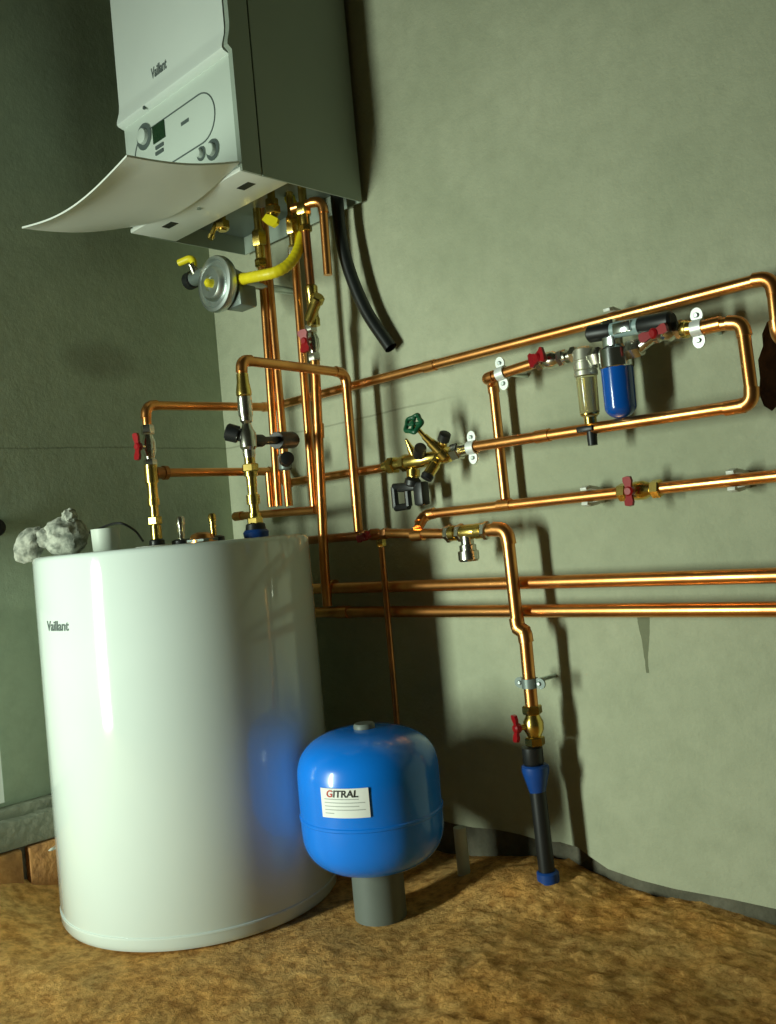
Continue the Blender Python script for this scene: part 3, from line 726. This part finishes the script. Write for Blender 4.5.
for s in (.03, .30, .88):
    b = BM(); nut(b, V((xa5 + L5 * s, P5Y, zf)), X, L5 * .1, .0185, .3); obj('hex_nut', b, 'nickel', t)
b = BM(); xd = at(466, 545, P5Y).x + .006; rev(b, V((xd, P5Y - .002, zf - .008)), -Z, [(0, .013), (.016, .013), (.018, .017), (.028, .017), (.030, .021), (.046, .021), (.050, .018), (.050, 0)], 20); obj('drop_cap', b, 'nickel', t)
x5 = at(507, 535, P5Y).x
dz1 = at(514, 628, P5Y).z; x6 = at(527, 655, P5Y).x
pipe('thick copper pipe dropping in front of the paired pipes to the water inlet',
     [V((xb5 - .003, P5Y, zf)), V((x5 + .001, P5Y, zf)), V((x5 + .005, P5Y, dz1)), V((x6, P5Y, dz1 - .007)), V((x6, P5Y, at(529, 712, P5Y).z))], .0125, rad=.02)
clip('metal pipe clip on the upright pipe above the water inlet', at(530, 683, P5Y), V((0, 0, 1)), .0125, up=X, cm='grey_in')
t = thing('thin_copper_pipe', at(381, 541, P5Y), 'thin copper pipe dropping from the stop valve behind the blue vessel', 'pipe')
q0 = V((at(381.5, 547, 1.425).x, 1.425, zj - .012)); q1 = at(397, 723, 1.425)
b = BM(); sweep(b, [q0, q1, q1 + (q1 - q0) * ((q1.z + .01) / (q0.z - q1.z))], .0068, 14); obj('tube', b, 'copper_dull', t)
b = BM(); nut(b, q0 + Z * .004, -Z, .02, .011); obj('hex_nut', b, 'brass', t)
# water inlet
zb_ = at(530, 725, P5Y).z; xi = x6
ball_valve('red-handled brass valve on the water inlet above the blue coupling', V((xi, P5Y, zb_)), Z, V((-.42, -.9, 0)), UP, body='brass', r=.0145, L=at(529, 706, P5Y).z - at(531, 746, P5Y).z, hl=.05)
zA = at(532, 746, P5Y).z; zB = at(533, 764, P5Y).z; zC = at(535, 792, P5Y).z; xi2 = at(536, 775, P5Y).x
t = thing('supply_pipe', V((xi2, P5Y, 0)), 'blue coupling and black plastic supply pipe coming out of the ground by the wall', 'pipe')
b = BM(); rev(b, V((xi2 - .003, P5Y, zA)), -Z, [(0, .016), (.002, .020), (zA - zB - .004, .020), (zA - zB, .018)], 22); obj('collar', b, 'black', t)
b = BM(); rev(b, V((xi2, P5Y, zB)), -Z, [(0, .022), (.003, .026), (.012, .026), (.020, .024), (zB - zC, .015)], 24); obj('coupling', b, 'blue_fit', t)
b = BM(); sweep(b, [V((xi2, P5Y, zC + .004)), V((xi2 + .001, P5Y, .2)), V((xi2 + .006, P5Y, -.03))], .0155, 20); obj('tube', b, 'black', t)
b = BM(); rev(b, V((xi2 + .006, P5Y, .055)), -Z, [(0, .018), (.003, .021), (.06, .021)], 22); obj('ground_sleeve', b, 'blue_fit', t)

# clips
clip('metal clip with two ears at the upper right end of the filter row', clipR, X, .0103)
clip('metal clip with two ears beside the brass safety group', V((at(472.5, 447.5, YA).x, YA, at(472.5, 447.5, YA).z)), X, .0103)
clip('metal clip at the left end of the filter row by the pipe bend', at(502, 373.5, YA), (at(524, 364.5, YA) - at(489, 378, YA)), .0100)
def plastic_clip(label, c):
    t = thing('plastic_clip', V((c.x, WY, c.z)), label, 'pipe clip', 'milky plastic pipe clips')
    b = BM(); box(b, (c.x, WY - .010, c.z), (.014, .022, .030), .002); obj('base', b, 'clip_clear', t)
    for s in (-1, 1):
        b = BM(); pts = [V((c.x, WY - .018, c.z + s * .0135)), V((c.x, WY - .045, c.z + s * .0165)), V((c.x, WY - .058, c.z + s * .013))]
        for q, w in zip(pts, pts[1:]): 
            mid = (q + w) / 2; d = w - q; ang = math.atan2(d.z, d.y)
            box(b, mid, (.013, d.length + .002, .0055), .0005, Matrix.Rotation(ang, 3, 'X'))
        obj('jaw', b, 'clip_clear', t)
    return t
plastic_clip('milky plastic clip left of the red lever valve', V((at(588, 496.5, YP).x, YP, z4)))
plastic_clip('milky plastic clip right of the red lever valve', V((at(734, 479.5, YP).x, YP, z4)))
plastic_clip('milky plastic clip on the uppermost pipe above the blue filter', V((at(611.5, 320, YP).x, YP, zP1)))

# filter row ------------------------------------------------------
def rowp(px, py): return at(px, py, YA)
dr = (rowp(676, 331) - rowp(524, 364.5)).normalized()
ball_valve('round red valve on the filter row left of the amber pressure filter', rowp(551, 360), dr, V((-.25, -.97, .1)), UP * .3 + X, r=.0115, L=.06, hl=.034, hw=.030)
t = thing('union_nipple', rowp(563, 357), 'nickel nipple between the round red valve and the amber filter', 'pipe fitting')
a, c = rowp(561, 358), rowp(578, 354); d = (c - a).normalized(); Lx = (c - a).length
b = BM(); rev(b, a, d, [(0, .009), (Lx*.2, .009), (Lx*.2, .012), (Lx*.35, .012), (Lx*.35, .008), (Lx*.6, .008), (Lx*.6, .0125), (Lx, .0125)], 20); obj('body', b, 'nickel', t)
b = BM(); nut(b, a + d * Lx * .65, d, Lx * .3, .0155); obj('hex_nut', b, 'nickel', t)
# amber backwash filter
fa = rowp(582, 349); fb = rowp(586, 377); fc = rowp(592, 417); fdn = rowp(594, 444)
t = thing('pressure_filter', V((fa.x, YA, fa.z)), 'amber see-through water filter with a nickel head, left of the blue filter', 'water filter')
xA = (fa.x + fb.x) / 2 + .002; H1 = fa.z - fb.z; H2 = fb.z - fc.z; H3 = fc.z - fdn.z
b = BM(); rev(b, V((xA, YA, fa.z + .002)), -Z, [(0, 0), (0, .012), (.004, .0185), (H1*.45, .0205), (H1*.47, .019), (H1*.52, .019), (H1*.54, .0208), (H1*.78, .0208), (H1*.8, .019), (H1*.85, .0208), (H1, .0208), (H1 + .001, .019)], 28); obj('head', b, 'pale_nickel', t)
b = BM(); rev(b, V((xA, YA, fb.z)), -Z, [(0, .0185), (H2*.88, .0175), (H2*.96, .014), (H2, .012), (H2, 0)], 28); obj('clear_cup', b, 'amber', t)
b = BM(); rev(b, V((xA, YA, fb.z - .002)), -Z, [(0, 0), (0, .0095), (H2*.9, .009), (H2*.9, 0)], 20); obj('mesh_screen', b, 'brass', t)
b = BM(); rev(b, V((xA, YA, fc.z + .010)), -Z, [(0, .0165), (.006, .0165), (.009, .011), (.022, .011), (.024, .008), (.03, .008)], 20); obj('drain_neck', b, 'brass', t)
b = BM(); rev(b, V((xA, YA, fc.z - .018)), -Z, [(0, .0075), (.003, .0095), (H3 - .016, .0085), (H3 - .016, 0)], 16); dn = obj('drain_spout', b, 'black', t)
b = BM(); box(b, (xA - .006, YA - .010, fc.z - .020), (.034, .010, .010), .003); obj('drain_lever', b, 'black', t)
# blue filter
g0 = rowp(616, 364); g1 = rowp(618.5, 419); xB = g0.x + .001; R2 = .0275
t = thing('cartridge_filter', V((xB, YA, g0.z)), 'water filter with a royal blue cup hanging under a black and chrome head', 'water filter')
Hb = g0.z - g1.z
b = BM(); rev(b, V((xB, YA, g0.z)), -Z, [(0, 0), (0, R2)] + [(Hb - R2 * .8 + R2 * .8 * math.sin(k * PI / 16), R2 * (math.cos(k * PI / 16) if k else 1) * (1 if k else .985)) for k in range(9)], 32); obj('blue_cup', b, 'blue_cup', t)
zh = rowp(616, 346).z
b = BM(); rev(b, V((xB, YA, zh)), -Z, [(0, 0), (0, .022), (.006, .029), (g0.z * -1 + zh + .006, .0295), (zh - g0.z + .008, .0275)], 12); obj('locking_ring', b, 'chrome', t)
for s in (-1, 1):
    b = BM(); nut(b, V((xB + s * .026, YA, zh - .012)), X * s, .024, .0175, .2); obj('port_nut', b, 'nickel', t)
zt1 = rowp(620, 326).z
b = BM(); box(b, (xB, YA - .006, (zt1 + zh) / 2 + .004), (.026, .030, zt1 - zh + .016), .004); obj('head_block', b, 'chrome', t)
b = BM(); ax = (rowp(672, 323) - rowp(598, 334.5)).normalized(); mA = rowp(592, 335) - Y * .012; mB = rowp(677, 321) - Y * .012
d = (mB - mA).normalized(); Lm = (mB - mA).length
rev(b, mA + d * Lm * .3, d, [(0, .010), (0, .014), (Lm*.34, .014), (Lm*.34, .010)], 20); obj('bypass_tube', b, 'teal', t)
b = BM(); rev(b, mA, d, [(0, 0), (0, .011), (.004, .0150), (Lm*.28, .0150), (Lm*.33, .012)], 22); obj('bypass_knob', b, 'black', t)
b = BM(); rev(b, mB, -d, [(0, 0), (0, .012), (.005, .0165), (Lm*.36, .0155), (Lm*.42, .011)], 22); obj('bypass_knob', b, 'black', t)
b = BM(); box(b, V((mA + d * Lm * .46)) - Y * .014, (.034, .006, .018), .002); obj('bracket', b, 'chrome', t)
b = BM(); a = V((xB + .03, YA, zh - .012)); c = rowp(657, 333); cyl(b, a + X * .016, c, .011, 18); obj('outlet', b, 'nickel', t)
b = BM(); a = V((xA, YA, (fa.z + fb.z) / 2 + .010)); c = V((xB - .036, YA, zh - .010)); cyl(b, a + X * .019, c, .011, 18); obj('inlet', b, 'nickel', t)
ball_valve('red valve just right of the blue filter under its black knob', rowp(668, 331.5), dr, V((-.25, -.97, -.12)), X + Z * .2, r=.0125, L=.05, hl=.05)
t = thing('union_nipple', rowp(674, 331), 'nickel nipple between the right red valve and the two-eared clip', 'pipe fitting')
b = BM(); a, c = rowp(680, 330), rowp(693, 328); d = (c - a).normalized(); Lx = (c - a).length; rev(b, a, d, [(0, .011), (Lx*.3, .015), (Lx*.55, .015), (Lx*.6, .013), (Lx, .0125)], 20); obj('body', b, 'brass', t)

# brass safety group ----------------------------------------------
YS = 1.435
def S(px, py, dy=0): return at(px, py, YS + dy)
t = thing('safety_group', S(430, 455), 'brass valve group with a green handwheel and twin black drain funnels', 'valve')
def seg_(a, c, prof, name, m_, seg=20):
    a, c = V(a), V(c); L = (c - a).length
    b = BM(); rev(b, a, c - a, [(s * L, r) for s, r in prof], seg); return obj(name, b, m_, t)
seg_(S(384, 467), S(441, 456), [(0, .011), (.08, .011), (.08, .0155), (.2, .0155), (.22, .0125), (.42, .0125), (.44, .0165), (.72, .0165), (.76, .0135), (1, .0135)], 'body', 'brass', 22)
b = BM(); d_ = (S(441, 456) - S(384, 467)).normalized(); nut(b, S(390, 466), d_, .018, .019); obj('hex_nut', b, 'brass', t)
b = BM(); nut(b, S(402, 463.5), d_, .016, .0185, .4); obj('hex_nut', b, 'brass', t)
seg_(S(437, 458), S(466, 449), [(0, .013), (.2, .016), (.42, .016), (.48, .010), (.55, .010)], 'outlet', 'brass')
b = BM(); d_ = (S(466, 449) - S(437, 458)).normalized(); nut(b, S(453, 453), d_, .022, .0185); o = obj('union_nut', b, 'nickel', t)
seg_(S(459, 451), at(470, 448, YA), [(0, .012), (1, .0125)], 'tail', 'nickel')
# slanting bonnet, spindle and handwheel
e0_, e1_ = S(446, 457, -.004), S(424, 436, -.035)
seg_(e0_, e1_, [(0, .015), (.25, .0145), (.3, .0115), (.72, .0098), (.74, .008), (1, .007)], 'bonnet', 'brass')
w1_ = S(413.5, 424, -.05)
seg_(e1_, w1_, [(0, .005), (1, .0045)], 'spindle', 'brass')
aw = (w1_ - e0_).normalized(); aw2 = V((.12, -.85, .42)).normalized(); u_, v_, _ = frame(aw2); b = BM(); nW = 30
ring_ = [w1_ + (u_ * math.cos(2*PI*k/nW) + v_ * math.sin(2*PI*k/nW)) * (.0182 + .0022 * math.cos(5 * 2*PI*k/nW)) for k in range(nW)]
# closed rim
rg = []
for k in range(nW):
    c0 = ring_[k]; rad_ = (c0 - w1_).normalized()
    rg.append([b.verts.new(c0 + (rad_ * math.cos(2*PI*j/10) + aw2 * math.sin(2*PI*j/10)) * .0052) for j in range(10)])
for k in range(nW):
    for j in range(10): b.faces.new((rg[k][j], rg[k][(j+1) % 10], rg[(k+1) % nW][(j+1) % 10], rg[(k+1) % nW][j]))
hw = obj('handwheel', b, 'green', t)
b = BM()
for k in range(4):
    a_ = k * PI / 2; dd = u_ * math.cos(a_) + v_ * math.sin(a_); cyl(b, w1_ + dd * .004, w1_ + dd * .018, .0035, 8)
obj('spokes', b, 'green', hw)
b = BM(); rev(b, w1_ - aw2 * .005, aw2, [(0, .006), (.010, .0065), (.013, .004), (.013, 0)], 14); obj('hub', b, 'green', hw)
# lower slanting test port, upper cap, spike, pocket
seg_(S(440, 456, -.006), S(427.5, 476, -.03), [(0, .011), (.35, .0098), (.4, .012), (1, .0115)], 'test_branch', 'brass')
seg_(S(428.5, 474, -.028), S(426, 479, -.034), [(0, .0118), (.3, .0135), (1, .012), (1, 0)], 'branch_cap', 'black')
seg_(S(441, 455), S(443.5, 439, -.01), [(0, .0095), (.75, .0095), (1, .008)], 'upper_port', 'brass')
seg_(S(443, 441, -.009), S(445.5, 433, -.014), [(0, .0095), (.1, .0125), (.9, .012), (1, .009), (1, 0)], 'port_cap', 'black')
seg_(S(415, 457), S(405.5, 438, -.02), [(0, .010), (.45, .008), (.5, .0065), (.9, .0035), (1, 0)], 'test_spike', 'brass', 14)
seg_(S(418, 460), S(420.5, 448, -.03), [(0, .010), (.5, .010), (.5, .0135), (1, .0125), (1, 0)], 'pressure_cap', 'black')
seg_(S(413, 460), S(413.5, 480, -.004), [(0, .0115), (.3, .0115), (.3, .009), (.5, .009), (.5, .0145), (.85, .0145), (.85, .0098), (1, .0098)], 'drain_stub', 'brass')
# twin funnels: open frame of black plastic
b = BM()
def bar(a, c, r): cyl(b, a, c, r, 10)
bs = [S(398, 484), S(424, 480)]
rev(b, S(413.5, 477, -.004), S(412, 487, -.004) - S(413.5, 477, -.004), [(0, .011), (.006, .0175), (.016, .0175), (.02, .012)], 18)
box(b, (S(408, 487) + S(409, 487)) / 2, (.052, .026, .018), .005)
for qx, y0_, y1_, wd in ((396, 490, 510, .012), (419, 484, 505, .014)):
    a_, c_ = S(qx + (2 if wd > .012 else 0), y0_), S(qx + 3, y1_)
    if wd > .012: box(b, (a_ + c_) / 2 + Z * .002, (.026, .026, (a_.z - c_.z) + .006), .005)
fl = obj('drain_funnel', b, 'black', t)
b = BM()
lft = [S(394, 487), S(396, 508), S(409, 506), S(407, 486)]
for q, w in zip(lft, lft[1:] + lft[:1]): sweep(b, [q, w], .0078, 10)
obj('drain_frame', b, 'black', fl)

# ------------------------------------------------------------------ expansion vessel
EC = V((-1.292, 1.195, 0)); ER = .134
ev = thing('expansion_vessel', EC, 'round blue pressure vessel with a white label standing on a grey pipe foot', 'expansion vessel')
ezt = at(371, 731, 1.18).z; ezb = at(372, 887, 1.12).z; Hh = ezt - ezb
b = BM(); prof = [(0, 0)]; N = 14; hd = Hh * .34
for k in range(1, N + 1):
    a = k / N * PI / 2; n_ = 2.7
    prof.append((hd * (1 - abs(math.cos(a))**(2 / n_)), ER * math.sin(a)**(2 / n_)))
zs = Hh * .42
prof += [(zs - .004, ER), (zs - .002, ER + .0018), (zs + .002, ER + .0018), (zs + .004, ER)]
for k in range(0, N + 1):
    a = k / N * PI / 2; n_ = 2.7
    prof.append((Hh - hd + hd * math.sin(a)**(2 / n_), ER * math.cos(a)**(2 / n_) if k < N else 0))
rev(b, EC + Z * ezb, Z, prof, 64); obj('shell', b, 'blue_tank', ev)
b = BM(); rev(b, EC + Z * (ezt - .004), Z, [(0, .020), (.009, .0205), (.013, .018), (.013, 0)], 22); obj('top_cap', b, 'pvc', ev)
b = BM(); rev(b, EC + Z * -.006, Z, [(0, .049), (ezb + .012, .049)], 36); obj('foot', b, 'pvc', ev)
ta = on_cyl(322.5, 803, EC.x, EC.y, ER); tb = on_cyl(369.5, 803, EC.x, EC.y, ER); A0 = math.atan2(ta.y - EC.y, ta.x - EC.x); A1 = math.atan2(tb.y - EC.y, tb.x - EC.x)
zt_, zb_2 = on_cyl(346, 788.5, EC.x, EC.y, ER).z, on_cyl(346, 818, EC.x, EC.y, ER).z
am, zm = (A0 + A1) / 2, (zt_ + zb_2) / 2; wl = (A1 - A0) * ER; hl_ = zt_ - zb_2
def on_ev(u, v, w=0): a = am + u / ER; return V((EC.x + (ER + .0022 + w) * math.cos(a), EC.y + (ER + .0022 + w) * math.sin(a), zm + v))
b = BM(); cols = [[b.verts.new(on_ev(-wl/2 + wl * k / 16, s * hl_/2, -.0012 * q)) for q in (0, 1) for s in (-1, 1)] for k in range(17)]
for p_, q_ in zip(cols, cols[1:]):
    b.faces.new((p_[0], q_[0], q_[1], p_[1])); b.faces.new((p_[2], p_[3], q_[3], q_[2])); b.faces.new((p_[1], q_[1], q_[3], p_[3])); b.faces.new((p_[0], p_[2], q_[2], q_[0]))
b.faces.new((cols[0][0], cols[0][1], cols[0][3], cols[0][2])); b.faces.new((cols[-1][0], cols[-1][2], cols[-1][3], cols[-1][1]))
lab = obj('paper_label', b, 'paper', ev)
ht = hl_ * .33
text_mesh('GITRAL', ht, lambda u, v, w: on_ev(u - wl * .04, v + hl_ * .31, .0003 + w), ['ink', 'ink_red'], 'printed_name', lab, shear=.15, xs=1.05, first=.19)
b = BM()
for q_ in range(5):
    v0_ = hl_ * (.12 - .12 * q_); u0_, u1_ = -wl * .42, wl * (.42 if q_ % 2 else .30)
    if q_ == 4: u1_ = -wl * .22
    for k in range(6):
        a_, c_ = u0_ + (u1_ - u0_) * k / 6, u0_ + (u1_ - u0_) * (k + 1) / 6
        f = b.faces.new([b.verts.new(on_ev(uu, vv, .0003)) for uu, vv in ((a_, v0_), (c_, v0_), (c_, v0_ + .0016), (a_, v0_ + .0016))])
obj('small_print', b, 'ink_grey', lab, smooth=False)

# pipe stub in the ground behind the vessel
s0 = at(464, 868, 1.40); tag(obj('pipe_stub', cyl(BM(), V((s0.x, 1.40, -.03)), V((s0.x - .002, 1.40, at(463, 828, 1.40).z)), .013, 20), 'pvc_pale', loc=(s0.x, 1.40, 0)), 'pale grey pipe stub sticking out of the soil behind the blue vessel', 'pipe')

# ------------------------------------------------------------------ things on the cylinder top
def lump(bm, c, r, seedv, squash=(1, 1, 1), amp=.18):
    g = bmesh.ops.create_icosphere(bm, subdivisions=4, radius=1)
    for v in g['verts']:
        d = v.co.normalized(); k = 1 + amp * noise.noise(d * 2.1 + V((seedv, 0, 0))) + amp * .5 * noise.noise(d * 5 + V((0, seedv, 0))) + amp * .12 * noise.noise(d * 11)
        v.co = V((d.x * squash[0], d.y * squash[1], d.z * squash[2])) * r * k + V(c)
    return bm
kc = at(66, 539, .93); kc.z = ttop + .040
t = thing('cloth_bundle', V((kc.x, kc.y, ttop)), 'knotted grey-white speckled cloth bundle slumped over the left edge of the cylinder top', 'cloth')
b = BM(); lump(b, kc, .046, 3, (1.03, 1.0, .92), .16)
for v in b.verts: v.co.z = max(v.co.z, ttop + .0005)
obj('bag', b, 'cloth', t)
kn_ = at(70, 521, .93); kn_.z = max(kn_.z, kc.z + .042)
b = BM(); lump(b, kn_, .016, 8, (1.05, 1, 1.0), .25); obj('knot', b, 'cloth', t)
ll = at(30, 545, .872)
b = BM(); g = lump(b, V((0, 0, 0)), .032, 5, (1.0, .9, 1.35), .14)
M_ = Matrix.Rotation(math.radians(38), 3, V((.7, -.7, .0)).normalized().cross(Z).cross(Z))
for v in b.verts:
    p = M_ @ v.co; v.co = p + ll
obj('loose_end', b, 'cloth', t)
b = BM(); q = (kc + ll) / 2 + Z * .006; lump(b, q, .03, 11, (1.1, 1.0, .8), .14)
for v in b.verts: v.co.z = max(v.co.z, ttop + .0005) if math.hypot(v.co.x - TC.x, v.co.y - TC.y) < TR + .004 else v.co.z
obj('fold', b, 'cloth', t)
cc_ = at(106, 540, .94); cc_.z = ttop
t = thing('plastic_cup', cc_, 'short grey-white plastic cup standing on the cylinder beside the cloth bundle', 'cup')
hC = at(106, 528.5, .94).z - ttop
b = BM(); rev(b, cc_, Z, [(0, 0), (0, .026), (.003, .027), (hC, .0285), (hC, .0265), (.004, .025), (.004, 0)], 30); obj('shell', b, 'pvc_pale', t)
p0, p1, p2, p3 = at(96, 530, .99), at(118, 523, .99), at(134, 530, 1.02), V((C1x - .008, C1y - .02, ttop + .004))
cab = smooth_path([at(82, 536, .99), p0, p1, p2, at(143, 541, 1.05)], 10)
tag(obj('sensor_cable', sweep(BM(), cab, .0025, 10), 'black', loc=cab[0]), 'thin dark cable arching over the cylinder top from the brass riser', 'cable')
YT = 1.10
def stub(name, px, pyt, label, prof_r, mats, base='black'):
    q = at(px, 540, YT); zt_ = at(px, pyt, YT).z; h = zt_ - ttop
    t = thing(name, V((q.x, YT, ttop)), label, 'pipe fitting')
    b = BM(); rev(b, V((q.x, YT, ttop - .0005)), Z, [(0, .022), (.010, .022), (.013, .015), (.013, prof_r)], 22); obj('base_nut', b, base, t)
    b = BM(); rev(b, V((q.x, YT, ttop + .010)), Z, [(0, prof_r), (h * .55, prof_r), (h * .55, prof_r * 1.25), (h - .014, prof_r * 1.2), (h - .010, prof_r * .8), (h - .010, 0)], 18); obj('pocket', b, mats, t)
stub('sensor_pocket', 182, 516, 'pale upright pocket on the cylinder top, left of the copper cap', .0075, 'nickel')
stub('sensor_pocket', 214, 513, 'slim upright pocket with a brass tip on the cylinder top, right of the copper cap', .0065, 'brass')
q = at(202, 539, 1.02); t = thing('domed_plug', V((q.x, 1.02, ttop)), 'low domed copper cap on the middle of the cylinder top', 'pipe fitting')
b = BM(); rev(b, V((q.x, 1.02, ttop - .0005)), Z, [(0, .030), (.006, .030), (.008, .024), (.016, .020), (.020, .010), (.020, 0)], 24); obj('dome', b, 'copper', t)
b = BM(); nut(b, V((q.x, 1.02, ttop + .001)), Z, .006, .034); obj('rim', b, 'grey_in', t)
# hooked bit of dark hose at left edge and white panel on the ledge
q = atx(-6, 528, WX); t = thing('conduit_end', q, 'dark round conduit end in the left wall at the edge of the photo', 'conduit')
b = BM(); rev(b, q - X * .01, X, [(0, .020), (.026, .020), (.030, .017), (.031, 0)], 24); obj('sleeve', b, 'black', t)
pl = atx(2, 803, WX + .015); zp = pl.z
b = BM(); a_ = atx(4.5, 803, WX + .015); tp_ = atx(-.5, 745, WX + .015)
pr_ = [(a_.y, zp), (tp_.y, tp_.z), (tp_.y - .02, tp_.z + .30), (a_.y - .30, tp_.z + .30), (a_.y - .30, zp)]
A = [b.verts.new((WX + .004, y, z)) for y, z in pr_]; B = [b.verts.new((WX + .016, y, z)) for y, z in pr_]
b.faces.new(A); b.faces.new(list(reversed(B)))
for k in range(5): b.faces.new((A[k], A[(k+1) % 5], B[(k+1) % 5], B[k]))
tag(obj('white_board', b, 'white_bright', loc=(WX + .01, a_.y - .1, zp), smooth=False), 'white board propped on the concrete ledge at the left edge of the photo', 'board')
q = atx(53, 848, FX + .012); b = BM(); lump(b, V((FX + .008, q.y, q.z)), .010, 2, (.9, 2.0, .8), .3)
tag(obj('plaster_scrap', b, 'white_bright', loc=(FX + .008, q.y, q.z)), 'small white scrap stuck between brick and concrete beside the cylinder', 'plaster scrap')

# ------------------------------------------------------------------ light: a tall narrow doorway behind the viewer's left, plus dim sky light
w = bpy.data.worlds.new('world'); scene.world = w; w.use_nodes = True
bg = w.node_tree.nodes['Background']; bg.inputs['Color'].default_value = (.80, .84, .50, 1); bg.inputs['Strength'].default_value = .022
ld = bpy.data.lights.new('doorway_daylight', 'AREA'); ld.shape = 'RECTANGLE'; ld.size = .26; ld.size_y = 1.2; ld.energy = 20.5; ld.color = (.86, 1.0, .84); ld.spread = math.radians(88)
lo = bpy.data.objects.new('doorway_daylight', ld); COL.objects.link(lo); lo.location = (-1.90, -1.25, .62)
lo.rotation_euler = (V((.22, 1, 0))).to_track_quat('-Z', 'Y').to_euler()

vs = scene.view_settings; vs.view_transform = 'Standard'; vs.look = 'None'; vs.exposure = 0; vs.gamma = 1; vs.use_curve_mapping = False
